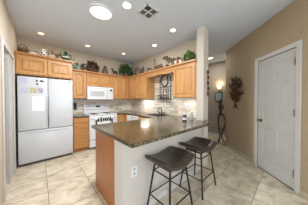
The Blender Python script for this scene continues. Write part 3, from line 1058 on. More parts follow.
# ------------------------------------------------------------------ stools
def make_stool(cx, cy, label):
    t = thing('bar_stool', label, 'stool', (cx, cy, 0), 'saddle seat stools at the granite bar')
    # saddle seat: curls up towards both x ends
    nx, ny = 16, 10
    hw, hd = 0.243, 0.210

    def outl(u, v):
        # soft cornered outline, a little fuller at the front and back
        k = 1 - 0.035 * (u * v) ** 2
        return (cx + u * hw * k, cy + v * hd * k)

    def top(i, j):
        u = -1 + 2 * i / nx
        v = -1 + 2 * j / ny
        q_ = outl(u, v)
        z = 0.646 + 0.052 * u * u - 0.012 * v * v - (0.012 if abs(v) == 1 or abs(u) == 1 else 0)
        return (q_[0], q_[1], z)
    vs = [top(i, j) for i in range(nx + 1) for j in range(ny + 1)]
    n1 = len(vs)

    def bot(i, j):
        u = -1 + 2 * i / nx
        v = -1 + 2 * j / ny
        q_ = outl(u * 0.96, v * 0.95)
        e = max(abs(u), abs(v))
        return (q_[0], q_[1], 0.578 + 0.052 * u * u * (0.4 + 0.6 * e) + 0.004 * e)
    vs += [bot(i, j) for i in range(nx + 1) for j in range(ny + 1)]
    fs = []
    q = ny + 1
    for i in range(nx):
        for j in range(ny):
            a = i * q + j
            fs.append((a, a + q, a + q + 1, a + 1))
            fs.append((n1 + a, n1 + a + 1, n1 + a + q + 1, n1 + a + q))
    for i in range(nx):
        for j in (0, ny):
            a, b = i * q + j, (i + 1) * q + j
            fs.append((a, b, n1 + b, n1 + a))
    for j in range(ny):
        for i in (0, nx):
            a, b = i * q + j, i * q + j + 1
            fs.append((a, b, n1 + b, n1 + a))
    st = MB().add(vs, fs).build('seat', M_seat, t, ang=75)
    ss = st.modifiers.new('soft', 'SUBSURF')
    ss.levels = ss.render_levels = 1
    m = MB()
    m.box(cx - 0.14, cx + 0.14, cy - 0.125, cy - 0.105, 0.560, 0.578).box(cx - 0.14, cx + 0.14, cy + 0.105, cy + 0.125, 0.560, 0.578)
    m.box(cx - 0.14, cx - 0.12, cy - 0.125, cy + 0.125, 0.560, 0.578).box(cx + 0.12, cx + 0.14, cy - 0.125, cy + 0.125, 0.560, 0.578)
    m.build('seat_frame', M_stool, t)
    ft, tp = (0.212, 0.178), (0.135, 0.115)
    def at(sx_, sy_, z):
        f = 1 - z / 0.585
        return (cx + sx_ * (tp[0] + (ft[0] - tp[0]) * f), cy + sy_ * (tp[1] + (ft[1] - tp[1]) * f), z)
    for sx_, sy_ in ((-1, -1), (1, -1), (1, 1), (-1, 1)):
        MB().tube([at(sx_, sy_, 0.006), at(sx_, sy_, 0.585)], 0.011, 8).build('leg', M_stool, t)
    ring = [(-1, -1), (1, -1), (1, 1), (-1, 1)]
    for z, nm in ((0.215, 'foot_rung'), (0.495, 'upper_rung')):
        for k in range(4):
            MB().tube([at(*ring[k], z), at(*ring[(k + 1) % 4], z)], 0.007, 8).build(nm, M_stool, t)
    for sx_, sy_ in ring:
        p = at(sx_, sy_, 0)
        MB().lathe([(0.013, 0), (0.013, 0.012), (0.009, 0.016)], p, 10).build('foot_cap', M_black, t)
    return t


s1 = make_stool(1.125, 0.95, 'brown saddle seat bar stool nearest the camera, in front of the outlet')
copy_tree(s1, 'brown saddle seat bar stool farther back, beside the cream column', (1.785, 0.95, 0))

# ------------------------------------------------------------------ outlets and small wall things
def outlet(label, fm, u, z, loc, w=0.07, h=0.115, switch=False):
    t = thing('switch_plate' if switch else 'outlet', label, 'switch' if switch else 'outlet', loc)
    MB(fm).box(u - w / 2, u + w / 2, 0.0, 0.005, z - h / 2, z + h / 2).build('plate', M_white2, t, bevel=0.002)
    for dz in ((0.0,) if switch else (-0.026, 0.026)):
        MB(fm).box(u - 0.016, u + 0.016, 0.005, 0.0075, z + dz - (0.03 if switch else 0.014), z + dz + (0.03 if switch else 0.014)).build('rocker' if switch else 'socket', M_grey, t)
    return t


outlet('white wall outlet on the knee wall below the bar corner', faceY(1.165), 0.766, 0.52, (0.766, 1.165, 0.46))
outlet('white double switch on the tile beside the soap bottles', faceX(WX1 - 0.012), 1.68, 1.165, (WX1 - 0.012, 1.68, 1.1), 0.115, 0.115, True)
outlet('white outlet on the tile right of the range', faceY(WY1 - 0.012), 2.30, 1.17, (2.30, WY1 - 0.012, 1.1))
outlet('white outlet on the sink wall tile under the corner cabinet', faceX(WX1 - 0.012), 3.33, 1.17, (WX1 - 0.012, 3.33, 1.1))
outlet('white outlet on the tile just right of the fridge', faceY(WY1 - 0.012), 0.86, 1.13, (0.86, WY1 - 0.012, 1.06))
t = thing('wall_phone', 'navy blue handset mounted on the tile against the fridge side', 'phone', (0.76, WY1 - 0.012, 1.06))
MB().box(0.725, 0.795, WY1 - 0.045, WY1 - 0.012, 1.05, 1.24).build('cradle', M_bluephone, t, bevel=0.008)
MB().tube([(0.76, WY1 - 0.055, 1.07), (0.76, WY1 - 0.06, 1.15), (0.76, WY1 - 0.055, 1.23)], [0.022, 0.016, 0.022], 10).build('handset', M_bluephone, t)

# slim lights under the wall cabinets
def strip_light(label, x0, x1, y0, y1, power):
    cx, cy = (x0 + x1) / 2, (y0 + y1) / 2
    t = thing('under_cabinet_light', label, 'light', (cx, cy, UB), 'slim under cabinet lights')
    MB().box(x0, x1, y0, y1, UB - 0.022, UB - 0.001).build('housing', M_white2, t, bevel=0.003)
    MB().box(x0 + 0.008, x1 - 0.008, y0 + 0.008, y1 - 0.008, UB - 0.026, UB - 0.022).build('lens', M_strip, t)
    ld = bpy.data.lights.new('strip_lamp', 'AREA')
    ld.shape = 'RECTANGLE'
    ld.size, ld.size_y = x1 - x0, y1 - y0
    ld.energy = power
    ld.color = (1, 0.95, 0.88)
    lo = bpy.data.objects.new('strip_lamp', ld)
    COL.objects.link(lo)
    lo.parent = t
    lo.location = (0, 0, -0.03)


strip_light('slim light bar under the wall cabinet left of the plate rack', 2.50, 2.54, 3.0, 3.40, 2.4)
strip_light('slim light bar under the wall cabinet beside the column', 2.48, 2.53, 1.40, 1.80, 1.2)

# iron plate rack over the sink
RXX = WX1 - 0.012
t = thing('plate_rack', 'black wrought iron arched wall rack over the sink', 'rack', (RXX - 0.05, 2.42, 1.37))
ya, yb = 2.215, 2.625
m = MB()
x = RXX - 0.012
arch = [(x, ya, 1.34), (x, ya, 1.86)] + [(x, 2.42 - 0.205 * math.cos(a), 1.86 + 0.20 * math.sin(a)) for a in [PI * k / 14 for k in range(1, 14)]] + [(x, yb, 1.86), (x, yb, 1.34)]
m.tube(arch, 0.011, 8)
m.build('frame', M_pewter, t)
for y in (2.29, 2.37, 2.49, 2.57):
    MB().tube([(x, y, 1.35), (x, y, 1.70)], 0.006, 6).build('bar', M_pewter, t)
m = MB()
m.tube([(x, ya, 1.69), (x, yb, 1.69)], 0.007, 6)
for s in (-1, 1):
    m.tube([(x, 2.43 + s * (0.03 + 0.07 * (1 - k / 14) * abs(math.cos(k * 0.5))) , 1.50 + 0.17 * k / 14 + 0.03 * math.sin(k * 0.9)) for k in range(15)], 0.006, 6)
m.build('scroll', M_pewter, t)
m = MB()
m.box(RXX - 0.12, RXX - 0.002, ya - 0.02, yb + 0.02, 1.335, 1.35)
for k in range(15):
    y = ya + (yb - ya) * k / 14
    m.tube([(RXX - 0.115, y, 1.35), (RXX - 0.115, y, 1.455)], 0.005, 6)
m.tube([(RXX - 0.115, ya - 0.015, 1.455), (RXX - 0.115, yb + 0.015, 1.455)], 0.010, 6)
m.build('shelf', M_pewter, t)
m = MB()
m.tube([(x - 0.012, 2.43 + 0.125 * math.cos(a), 1.87 + 0.155 * math.sin(a)) for a in [2 * PI * k / 24 for k in range(24)]], 0.017, 8, True)
m.build('medallion_ring', M_pewter, t)
MB().ball((x - 0.004, 2.43, 1.87), 0.008, 0.118, 0.148, 20, 8).build('plate', M_plate, t)
for k in range(3):
    y = 2.33 + k * 0.10
    o = MB().lathe([(0.018, 0), (0.026, 0.03), (0.022, 0.06), (0.012, 0.075)], (RXX - 0.065, y, 1.3505), 12).build('spice_jar', M_stone, None, (RXX - 0.065, y, 1.35))
    tag(o, ('small stoneware jar at the right end of the iron rack shelf', 'small stoneware jar in the middle of the iron rack shelf', 'small stoneware jar at the left end of the iron rack shelf')[k], 'jar', 'jars on the iron rack')

# brown hanging on the column
YC = 1.145
t = thing('wall_hanging', 'brown rusted metal hanging of stacked shapes on the column', 'wall decor', (2.50, YC - 0.02, 1.4))
MB().tube([(2.515, YC - 0.012, 1.38), (2.515, YC - 0.012, 1.92)], 0.005, 6).build('chain', M_rust, t)
for k in range(5):
    z = 1.44 + 0.11 * k
    s = 1 if k % 2 else -1
    m = MB()
    m.ball((2.508 + s * 0.008, YC - 0.022, z), 0.034, 0.014, 0.040, 10, 8)
    m.leaf((2.508, YC - 0.03, z), (-0.8, -0.1, 0.5 * s), (0, -1, 0), 0.05, 0.03)
    m.build('charm', M_rust, t)

# iron tree on the tan wall
t = thing('wall_sculpture', 'dark metal leafy tree sculpture on the tan wall', 'wall decor', faceR()((3.25, 0.02, 1.1)))
fR = faceR()
m = MB(fR)
rnd = random.Random(3)
trunk = [(3.25, 0.02, 1.22), (3.255, 0.025, 1.36), (3.25, 0.025, 1.5), (3.27, 0.025, 1.66), (3.25, 0.025, 1.85)]
m.tube(trunk, [0.018, 0.015, 0.012, 0.010, 0.006], 8)
tips = []
for (u, z), (du, dz) in [((3.25, 1.40), (-0.25, 0.10)), ((3.25, 1.42), (0.25, 0.09)), ((3.25, 1.50), (-0.23, 0.20)), ((3.255, 1.53), (0.24, 0.18)), ((3.265, 1.62), (-0.15, 0.20)), ((3.265, 1.65), (0.13, 0.22)), ((3.25, 1.36), (-0.14, -0.02)), ((3.25, 1.38), (0.16, 0.0))]:
    pts = [(u + du * k / 4, 0.024, z + dz * (k / 4) ** 0.8) for k in range(5)]
    m.tube(pts, [0.009, 0.008, 0.007, 0.006, 0.004], 6)
    tips += pts[1:]
tips += trunk[2:]
m.build('branches', M_rust2, t)
m = MB(fR)
for k in range(5):
    du = -0.13 + 0.065 * k
    m.tube([(3.25, 0.02, 1.24), (3.25 + du * 0.4, 0.02, 1.16), (3.25 + du, 0.02, 1.10)], [0.010, 0.007, 0.004], 6)
m.build('roots', M_rust2, t)
for (u, dd, z) in tips:
    m = MB(fR)
    for k in range(5):
        a = rnd.uniform(0, 2 * PI)
        m.leaf((u, 0.026, z), (math.cos(a), 0.15, math.sin(a)), (0, 1, 0), rnd.uniform(0.06, 0.10), rnd.uniform(0.045, 0.065))
    m.build('leaf_cluster', M_rust2, t, smooth=False)

# hall: sconce, picture, iron stand
t = thing('wall_sconce', 'lit amber wall sconce on the far hall wall', 'lamp', (4.86, 1.76, 1.72))
MB().tube([(4.899, 1.76, 1.70), (4.86, 1.76, 1.70), (4.84, 1.76, 1.73)], 0.01, 8).build('arm', M_iron, t)
MB().lathe([(0.03, 0), (0.06, 0.03), (0.075, 0.09), (0.07, 0.14), (0.068, 0.14)], (4.82, 1.76, 1.73), 20).build('shade', M_lamp, t)
ld = bpy.data.lights.new('sconce_lamp', 'POINT')
ld.energy = 2.2
ld.color = (1, 0.78, 0.48)
ld.shadow_soft_size = 0.05
lo = bpy.data.objects.new('sconce_lamp', ld)
COL.objects.link(lo)
lo.parent = t
lo.location = (-0.07, 0, 0.20)
t = thing('framed_picture', 'small pale blue framed picture below the hall sconce', 'picture', (4.88, 1.80, 1.28))
MB().box(4.875, 4.899, 1.68, 1.93, 1.28, 1.62).build('frame', M_bronze, t)
MB().box(4.871, 4.875, 1.70, 1.91, 1.30, 1.60).build('print', M_blue, t)
px, py = 4.10, 1.45
t = thing('plant_stand', 'tall dark iron stand with curved legs at the hall corner', 'stand', (px, py, 0))
for k in range(3):
    a = 2 * PI * k / 3 + 0.9
    pts = []
    for i in range(15):
        f = i / 14
        r = 0.085 + 0.06 * math.sin(f * 2 * PI + PI) - 0.02 * f + 0.05 * (1 - f) ** 6
        pts.append((px + r * math.cos(a), py + r * math.sin(a), 0.008 + 0.86 * f))
    MB().tube(pts, 0.017, 8).build('leg', M_iron, t)
MB().tube([(px + 0.09 * math.cos(2 * PI * k / 20), py + 0.09 * math.sin(2 * PI * k / 20), 0.44) for k in range(20)], 0.007, 6, True).build('hoop', M_iron, t)
MB().lathe([(0.085, 0), (0.10, 0.008), (0.10, 0.02)], (px, py, 0.862), 20).build('tray', M_iron, t)
t = thing('sculpture', 'slim dark figure standing on the iron hall stand', 'sculpture', (px, py, 0.883))
m = MB()
m.lathe([(0.05, 0), (0.05, 0.02), (0.03, 0.04), (0.045, 0.14), (0.06, 0.24), (0.035, 0.33), (0.022, 0.37), (0.036, 0.41), (0.014, 0.46)], (px, py, 0.883), 14)
m.build('body', M_iron, t)
m = MB()
m.tube([(px, py, 1.18), (px + 0.06, py - 0.06, 1.12), (px + 0.04, py - 0.05, 1.02)], [0.014, 0.012, 0.009], 8)
m.build('arm', M_iron, t)

# ------------------------------------------------------------------ on the bar
def bottle(label, x, y, prof, mat, cap_mat, cap_prof, lab=None, pump=False, name='soap_bottle', cat='bottle'):
    t = thing(name, label, cat, (x, y, 0.9145))
    MB().lathe(prof, (x, y, 0.9145), 18).build('body', mat, t)
    h = prof[-1][1]
    MB().lathe(cap_prof, (x, y, 0.9145 + h), 14).build('cap', cap_mat, t)
    if lab:
        MB().lathe(lab, (x, y, 0.9145), 18).build('label', M_label, t)
    if pump:
        hh = h + cap_prof[-1][1]
        MB().tube([(x, y, 0.9145 + hh), (x, y, 0.9145 + hh + 0.03), (x - 0.03, y - 0.02, 0.9145 + hh + 0.03)], 0.006, 8).build('pump', cap_mat, t)
    return t


bottle('squat blue soap bottle with white label beside the column', 2.03, 1.36, [(0.034, 0), (0.037, 0.01), (0.037, 0.10), (0.02, 0.125)], M_soap, M_label, [(0.016, 0), (0.016, 0.025)], [(0.0375, 0.03), (0.0378, 0.032), (0.0378, 0.065), (0.0375, 0.067)])
bottle('tall clear grey soap dispenser standing against the column', 2.28, 1.36, [(0.03, 0), (0.033, 0.01), (0.033, 0.13), (0.016, 0.16)], M_softblue, M_label, [(0.014, 0), (0.014, 0.02)], None, True, 'soap_dispenser', 'soap dispenser')
bottle('small yellow bottle between the blue bottle and the grey dispenser', 2.20, 1.45, [(0.022, 0), (0.025, 0.01), (0.025, 0.09), (0.012, 0.11)], M_yellow, M_label, [(0.012, 0), (0.012, 0.02)])
# ------------------------------------------------------------------ on top of the cabinets
ZF = 2.2525   # crown top over fridge
ZU = 2.1325   # crown top elsewhere
ZFB, ZUB = 2.2525, 2.1325   # carcass tops behind the crown


def foliage(center, rx, ry, rz, n, mat, parent, seed, L=0.07, W=0.045, name='foliage'):
    r = random.Random(seed)
    m = MB()
    c = Vector(center)
    for _ in range(n):
        a, b = r.uniform(0, 2 * PI), r.uniform(-0.25, 1.0)
        q = r.uniform(0.45, 1.0)
        cb = math.sqrt(max(0, 1 - b * b))
        d = Vector((math.cos(a) * cb, math.sin(a) * cb, b))
        p = c + Vector((d.x * rx, d.y * ry, d.z * rz)) * q
        d2 = d + Vector((r.uniform(-.6, .6), r.uniform(-.6, .6), r.uniform(-.5, .3)))
        m.leaf(p, d2, (r.uniform(-.3, .3), r.uniform(-.3, .3), 1), L * r.uniform(.7, 1.2), W * r.uniform(.7, 1.2))
    for _ in range(max(6, n // 14)):
        a, b = r.uniform(0, 2 * PI), r.uniform(0.0, 1.0)
        cb = math.sqrt(1 - b * b)
        tip = c + Vector((math.cos(a) * cb * rx, math.sin(a) * cb * ry, b * rz)) * 0.9
        base = c - Vector((0, 0, rz * 0.4))
        m.tube([base, (base + tip) / 2 + Vector((0, 0, rz * 0.15)), tip], 0.003, 5)
    return m.build(name, mat, parent, smooth=False)


def pot(parent, x, y, z, r, h, mat, name='pot'):
    return MB().lathe([(r * 0.7, 0), (r * 0.95, h * 0.8), (r * 1.05, h * 0.82), (r * 1.05, h), (r * 0.9, h), (r * 0.85, h * 0.85)], (x, y, z), 18).build(name, mat, parent)


# 1 handled basket with white cloth, far left over the fridge
x, y, z = -0.225, 3.70, ZFB
t = thing('basket', 'low dark brown handled basket at far left over the fridge', 'basket', (x, y, z))
MB().lathe([(0.06, 0), (0.085, 0.03), (0.09, 0.07), (0.08, 0.07), (0.06, 0.035)], (x, y, z), 20).build('bowl', M_wicker, t)
MB().tube([(x - 0.085 * math.cos(a), y, z + 0.065 + 0.10 * math.sin(a)) for a in [PI * k / 12 for k in range(13)]], 0.006, 6).build('handle', M_wicker, t)
foliage((x, y, z + 0.075), 0.07, 0.06, 0.035, 30, M_brownc, t, 11, 0.04, 0.03, 'dried_flowers')
x = -0.045
t = thing('platter', 'white oval platter with dark handles over the fridge', 'platter', (x, y, z))
MB().lathe([(0.05, 0), (0.085, 0.02), (0.095, 0.045), (0.085, 0.04), (0.05, 0.012)], (x, y - 0.03, z), 24, 0.85, 0.6).build('bowl', M_cream, t)
for s in (-1, 1):
    MB().tube([(x + s * 0.078, y - 0.05, z + 0.04), (x + s * 0.10, y - 0.05, z + 0.075), (x + s * 0.06, y - 0.05, z + 0.09), (x + s * 0.03, y - 0.05, z + 0.045)], 0.007, 6).build('handle', M_iron, t)
# 2 cow spotted jug
x, y = 0.09, 3.77
t = thing('pitcher', 'white pitcher with black patches over the fridge', 'pitcher', (x, y, z))
MB().lathe([(0.038, 0), (0.052, 0.03), (0.052, 0.10), (0.036, 0.15), (0.045, 0.19), (0.038, 0.19), (0.03, 0.15)], (x, y, z), 20).build('body', M_cream, t)
MB().tube([(x + 0.045, y, z + 0.15), (x + 0.085, y, z + 0.14), (x + 0.085, y, z + 0.07), (x + 0.05, y, z + 0.05)], 0.008, 8).build('handle', M_iron, t)
m = MB()
for a, zz, r in ((-1.6, 0.07, .02), (-2.3, 0.11, .018), (-0.9, 0.11, .016), (-1.5, 0.155, .014), (-2.8, 0.05, .018)):
    m.ball((x + 0.046 * math.cos(a), y + 0.046 * math.sin(a), z + zz), r * 0.9, r * 0.5 + .004, r, 10, 6)
m.build('patches', M_iron, t)


# hen / rooster figures
def bird(name, label, x, y, z, s, body_mat, comb_mat, face=1, cat='figurine', tall=1.0, tail_mat=None):
    """face +1 looks towards +u; the body stretches along the x axis (faceY) """
    t = thing(name, label, cat, (x, y, z))
    m = MB()
    m.lathe([(0.30 * s, 0), (0.34 * s, 0.06 * s), (0.16 * s, 0.14 * s)], (x, y, z), 14, 1, 0.7)
    m.ball((x, y, z + 0.42 * s * tall), 0.42 * s, 0.27 * s, 0.32 * s * tall, 14, 10)
    m.tube([(x + face * 0.22 * s, y, z + 0.50 * s * tall), (x + face * 0.34 * s, y, z + 0.74 * s * tall), (x + face * 0.36 * s, y, z + 0.9 * s * tall)], [0.2 * s, 0.14 * s, 0.11 * s], 10)
    m.ball((x + face * 0.38 * s, y, z + 0.93 * s * tall), 0.12 * s, 0.10 * s, 0.12 * s, 10, 8)
    m.build('body', body_mat, t)
    m = MB()
    for k in range(5):
        a = 0.5 + 0.25 * k
        m.leaf((x - face * 0.25 * s, y, z + 0.5 * s * tall), (-face * math.cos(a), 0.1 * (k - 2), math.sin(a)), (0, -1, 0.2), 0.55 * s, 0.2 * s)
    m.build('tail', tail_mat or body_mat, t)
    m = MB()
    for k in range(3):
        m.ball((x + face * (0.32 + 0.06 * k) * s, y, z + (1.05 + 0.02 * (k == 1)) * s * tall), 0.045 * s, 0.03 * s, 0.07 * s, 8, 6)
    m.ball((x + face * 0.45 * s, y, z + 0.80 * s * tall), 0.035 * s, 0.03 * s, 0.07 * s, 8, 6)
    m.build('comb', comb_mat, t)
    MB().tube([(x + face * 0.48 * s, y, z + 0.93 * s * tall), (x + face * 0.58 * s, y, z + 0.90 * s * tall)], [0.035 * s, 0.006 * s], 8).build('beak', M_yellow, t)
    return t


t = bird('hen_figurine', 'brown pottery hen beside the black patched pitcher', 0.285, 3.83, ZFB, 0.155, M_brownc, M_redbr, -1, 'figurine', 1.35)
x, y = 0.215, 3.655
t = thing('bowl', 'small white bowl with dark spots in front of the brown hen', 'bowl', (x, y, ZFB))
MB().lathe([(0.03, 0), (0.055, 0.03), (0.065, 0.065), (0.058, 0.065), (0.03, 0.02)], (x, y, ZFB), 20).build('body', M_cream, t)
m = MB()
for a in (-2.4, -1.8, -1.2, -0.6):
    m.ball((x + 0.056 * math.cos(a), y + 0.056 * math.sin(a), ZFB + 0.04), 0.008, 0.008, 0.010, 8, 6)
m.build('spots', M_iron, t)
# 4 green teapot
x, y, z = 0.475, 3.72, ZFB
t = thing('teapot', 'bottle green teapot at the right end of the fridge cabinet', 'teapot', (x, y, z))
MB().lathe([(0.05, 0), (0.08, 0.03), (0.085, 0.08), (0.065, 0.13), (0.04, 0.15)], (x, y, z), 20).build('body', M_greenpot, t)
MB().lathe([(0.042, 0), (0.03, 0.02), (0.01, 0.028), (0.014, 0.045), (0.004, 0.052)], (x, y, z + 0.15), 16).build('lid', M_greenpot, t)
MB().tube([(x - 0.07, y, z + 0.06), (x - 0.11, y, z + 0.09), (x - 0.125, y, z + 0.145)], [0.02, 0.014, 0.010], 8).build('spout', M_greenpot, t)
MB().tube([(x + 0.07, y, z + 0.12), (x + 0.12, y, z + 0.13), (x + 0.125, y, z + 0.07), (x + 0.075, y, z + 0.045)], 0.010, 8).build('handle', M_greenpot, t)
MB().lathe([(0.0865, 0), (0.0875, 0.004), (0.0875, 0.016), (0.0865, 0.02)], (x, y, z + 0.062), 20).build('cream_band', M_cream, t)

# 5 teal rooster
bird('rooster_figurine', 'teal glazed rooster just right of the fridge cabinet', 0.745, 3.97, ZUB, 0.19, M_teal, M_redbr, -1, 'figurine', 1.4, M_leafdk)
# 6 round dark planter
x, y, z = 0.93, 3.98, ZUB
t = thing('potted_plant', 'round dark green plant between teal rooster and big basket', 'plant', (x, y, z))
pot(t, x, y, z, 0.06, 0.09, M_brownc)
foliage((x, y, z + 0.10), 0.085, 0.07, 0.11, 70, M_leafdk, t, 21, 0.06, 0.045)
# 7 large basket
x, y = 1.19, 4.0
t = thing('flower_basket', 'large dark brown basket of dried flowers over the microwave', 'basket', (x, y, z))
MB().lathe([(0.11, 0), (0.15, 0.06), (0.165, 0.10), (0.15, 0.10), (0.10, 0.06)], (x, y, z), 22, 1.0, 0.75).build('bowl', M_wicker, t)
MB().tube([(x - 0.155 * math.cos(a), y, z + 0.09 + 0.22 * math.sin(a)) for a in [PI * k / 14 for k in range(15)]], 0.009, 8).build('handle', M_wicker, t)
foliage((x - 0.02, y, z + 0.16), 0.16, 0.10, 0.17, 130, M_dry, t, 31, 0.075, 0.06, 'dried_flowers')
foliage((x + 0.03, y - 0.01, z + 0.13), 0.17, 0.11, 0.15, 70, M_leafdk, t, 32, 0.07, 0.045)
# 8 squat stone pot
x, y = 1.54, 3.98
t = thing('planter', 'grey brown stoneware pot with dry leaves right of the basket', 'plant', (x, y, z))
MB().lathe([(0.06, 0), (0.085, 0.05), (0.085, 0.10), (0.06, 0.14), (0.065, 0.15), (0.055, 0.15), (0.05, 0.12)], (x, y, z), 20).build('pot', M_stone, t)
foliage((x, y, z + 0.155), 0.07, 0.06, 0.08, 40, M_leafdk, t, 41, 0.05, 0.035)
# 9 horse
def horse(label, x, y, z, s, mat):
    t = thing('horse_figurine', label, 'figurine', (x, y, z))
    m = MB()
    m.ball((x, y, z + 0.55 * s), 0.36 * s, 0.15 * s, 0.17 * s, 14, 8)
    m.tube([(x - 0.26 * s, y, z + 0.60 * s), (x - 0.40 * s, y, z + 0.82 * s), (x - 0.44 * s, y, z + 0.96 * s)], [0.14 * s, 0.10 * s, 0.08 * s], 10)
    m.tube([(x - 0.40 * s, y, z + 0.98 * s), (x - 0.54 * s, y, z + 0.90 * s), (x - 0.64 * s, y, z + 0.82 * s)], [0.09 * s, 0.075 * s, 0.05 * s], 10)
    for sx_ in (-0.24, 0.26):
        for sy_ in (-0.07, 0.07):
            m.tube([(x + sx_ * s, y + sy_ * s, z + 0.5 * s), (x + (sx_ + 0.03) * s, y + sy_ * s, z + 0.25 * s), (x + sx_ * s, y + sy_ * s, z)], [0.075 * s, 0.045 * s, 0.045 * s], 8)
    m.build('body', mat, t)
    MB().tube([(x + 0.34 * s, y, z + 0.62 * s), (x + 0.46 * s, y, z + 0.52 * s), (x + 0.48 * s, y, z + 0.28 * s)], [0.05 * s, 0.055 * s, 0.02 * s], 8).build('tail', mat, t)
    m = MB()
    for k in range(5):
        m.leaf((x + (-0.30 - 0.03 * k) * s, y, z + (0.72 + 0.07 * k) * s), (0.9, 0.1, -0.3), (0, 1, 0), 0.14 * s, 0.1 * s)
    m.build('mane', mat, t)
    return t


horse('dark horse figurine left of the trailing ivy', 1.89, 3.97, ZUB, 0.205, M_iron)
# 10 ivy in the corner
x, y = 2.27, 3.99
t = thing('ivy_plant', 'bushy green trailing ivy in the kitchen corner', 'plant', (x, y, z))
pot(t, x, y, z, 0.09, 0.13, M_terra)
foliage((x, y, z + 0.17), 0.26, 0.15, 0.24, 260, M_leaf, t, 51, 0.085, 0.06)
m = MB()
r = random.Random(5)
for k in range(7):
    a = -0.4 - k * 0.38
    px_, py_ = x, y
    pts = [(x, y, z + 0.2), (x + 0.16 * math.cos(a), y + 0.08 * math.sin(a), z + 0.22), (x + 0.27 * math.cos(a), y + 0.11 * math.sin(a), z + 0.08)]
    m.tube(pts, 0.004, 5)
    for q in range(6):
        m.leaf(Vector(pts[1]).lerp(Vector(pts[2]), q / 5), (math.cos(a + r.uniform(-1, 1)), math.sin(a), -0.3), (0, 0, 1), 0.07, 0.05)
m.build('trailing_stems', M_leaf, t, smooth=False)

# sink wall row
# 11 slim dark figure
x, y, z = 2.45, 3.60, ZUB
t = thing('candlestick', 'dark slim candlestick beside the corner ivy', 'candlestick', (x, y, z))
MB().lathe([(0.055, 0), (0.05, 0.015), (0.018, 0.03), (0.022, 0.08), (0.03, 0.10), (0.015, 0.12), (0.015, 0.17), (0.04, 0.19), (0.04, 0.20)], (x, y, z), 16).build('stem', M_iron, t)
MB().lathe([(0.03, 0), (0.03, 0.085), (0.008, 0.09)], (x, y, z + 0.20), 16).build('candle', M_brownc, t)
# 12 round stoneware hen
bird('hen_figurine', 'grey brown stoneware hen left over the plate rack side', 2.44, 3.28, ZUB, 0.22, M_stone, M_redbr, 1)
# 13 small plant
x, y = 2.42, 2.80
t = thing('potted_plant', 'small low green plant above the left edge of the rack gap', 'plant', (x, y, z))
pot(t, x, y, z, 0.05, 0.06, M_cream)
foliage((x, y, z + 0.07), 0.09, 0.10, 0.08, 60, M_leafdk, t, 61, 0.055, 0.04)
# 14 tall thin figure
x, y = 2.43, 2.60
t = thing('bottle_vase', 'thin tall grey bottle vase over the sink valance', 'vase', (x, y, z))
MB().lathe([(0.035, 0), (0.042, 0.03), (0.04, 0.11), (0.016, 0.16), (0.014, 0.25), (0.02, 0.27), (0.014, 0.27)], (x, y, z), 18).build('body', M_stone, t)
MB().lathe([(0.013, 0), (0.02, 0.02), (0.015, 0.045), (0.005, 0.05)], (x, y, z + 0.27), 12).build('stopper', M_iron, t)
# 15 low brown pot
x, y = 2.45, 2.42
t = thing('clay_bowl', 'low brown clay bowl with dry leaves over the plate rack', 'bowl', (x, y, z))
MB().lathe([(0.05, 0), (0.09, 0.04), (0.10, 0.08), (0.09, 0.08), (0.06, 0.04)], (x, y, z), 20).build('body', M_brownc, t)
foliage((x, y, z + 0.08), 0.07, 0.07, 0.05, 30, M_leafdk, t, 71, 0.05, 0.035)
# 16 dark topiary
x, y = 2.44, 2.16
t = thing('topiary', 'dark twin headed topiary right of the brown clay bowl', 'plant', (x, y, z))
pot(t, x, y, z, 0.05, 0.08, M_iron)
m = MB()
m.tube([(x, y, z + 0.07), (x, y + 0.03, z + 0.15), (x, y + 0.07, z + 0.24)], 0.007, 6)
m.tube([(x, y, z + 0.07), (x, y - 0.05, z + 0.13), (x, y - 0.08, z + 0.17)], 0.007, 6)
m.build('stems', M_wicker, t)
foliage((x, y + 0.06, z + 0.27), 0.07, 0.09, 0.055, 60, M_leafdk, t, 81, 0.05, 0.04)
foliage((x, y - 0.09, z + 0.18), 0.06, 0.07, 0.06, 50, M_leafdk, t, 82, 0.05, 0.04)
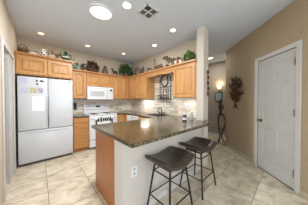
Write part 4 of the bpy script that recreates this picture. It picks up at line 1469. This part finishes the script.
# 17 little red and white house sign + hen
x, y = 2.42, 1.83
t = thing('village_ornament', 'small red and white row of houses left of the bright plant', 'ornament', (x, y, z))
for k, (dy, h, mt) in enumerate(((-0.10, 0.09, M_cream), (-0.035, 0.12, M_redbr), (0.035, 0.10, M_cream), (0.10, 0.13, M_stone))):
    MB().box(x - 0.03, x + 0.03, y + dy - 0.03, y + dy + 0.03, z, z + h).build('house', mt, t)
    rf = [(y + dy - 0.036, z + h), (y + dy + 0.036, z + h), (y + dy, z + h + 0.045)]
    MB().prism(rf, x - 0.034, x + 0.034, lambda p: (p[2], p[0], p[1])).build('roof', M_brownc if k != 1 else M_iron, t)
# 18 bright plant
x, y = 2.46, 1.485
t = thing('potted_plant', 'bright leafy green plant at the cream column end', 'plant', (x, y, z))
pot(t, x, y, z, 0.06, 0.07, M_wicker)
foliage((x, y, z + 0.12), 0.10, 0.135, 0.15, 170, M_leaf2, t, 91, 0.075, 0.055)

# final sizes and places of the ledge ornaments
for key, sc, mv in (
    ('white oval platter', (0.85, 0.8, 1.0), (-0.045, -0.05, 0)),
    ('low dark brown handled', (0.92, 0.9, 1.15), (-0.012, 0.0, 0)),
    ('white pitcher', (0.95, 1.0, 1.0), (0, -0.03, 0)),
    ('brown pottery hen', (1.0, 1.0, 1.1), (0.0, -0.01, 0)),
    ('bottle green teapot', (0.88, 0.85, 1.3), (0.005, -0.03, 0)),
    ('teal glazed rooster', (0.6, 0.7, 1.0), (-0.01, 0, 0)),
    ('round dark green plant', (0.66, 0.7, 0.95), (-0.015, -0.01, 0)),
    ('dark horse figurine', (1.0, 1.0, 1.15), (-0.03, 0, 0)),
    ('bushy green trailing', (1.0, 0.9, 1.1), (0.03, 0, 0)),
    ('grey brown stoneware hen', (1.2, 1.1, 1.2), (-0.02, 0, 0)),
    ('small low green plant', (0.85, 0.75, 0.85), (-0.02, 0, 0)),
    ('thin tall grey bottle', (1.1, 1.1, 1.08), (-0.02, 0, 0)),
    ('low brown clay bowl', (1.0, 1.0, 1.2), (-0.02, 0, 0)),
    ('dark twin headed', (0.95, 0.85, 0.95), (-0.02, -0.02, 0)),
    ('small red and white row', (1.0, 1.0, 1.15), (-0.02, -0.02, 0)),
    ('bright leafy green', (0.88, 0.86, 0.92), (-0.01, 0.042, 0)),
):
    hit = [o for o in COL.objects if o.parent is None and str(o.get('label', '')).startswith(key)]
    for o in hit:
        o.scale = sc
        o.location = Vector(o.location) + Vector(mv)
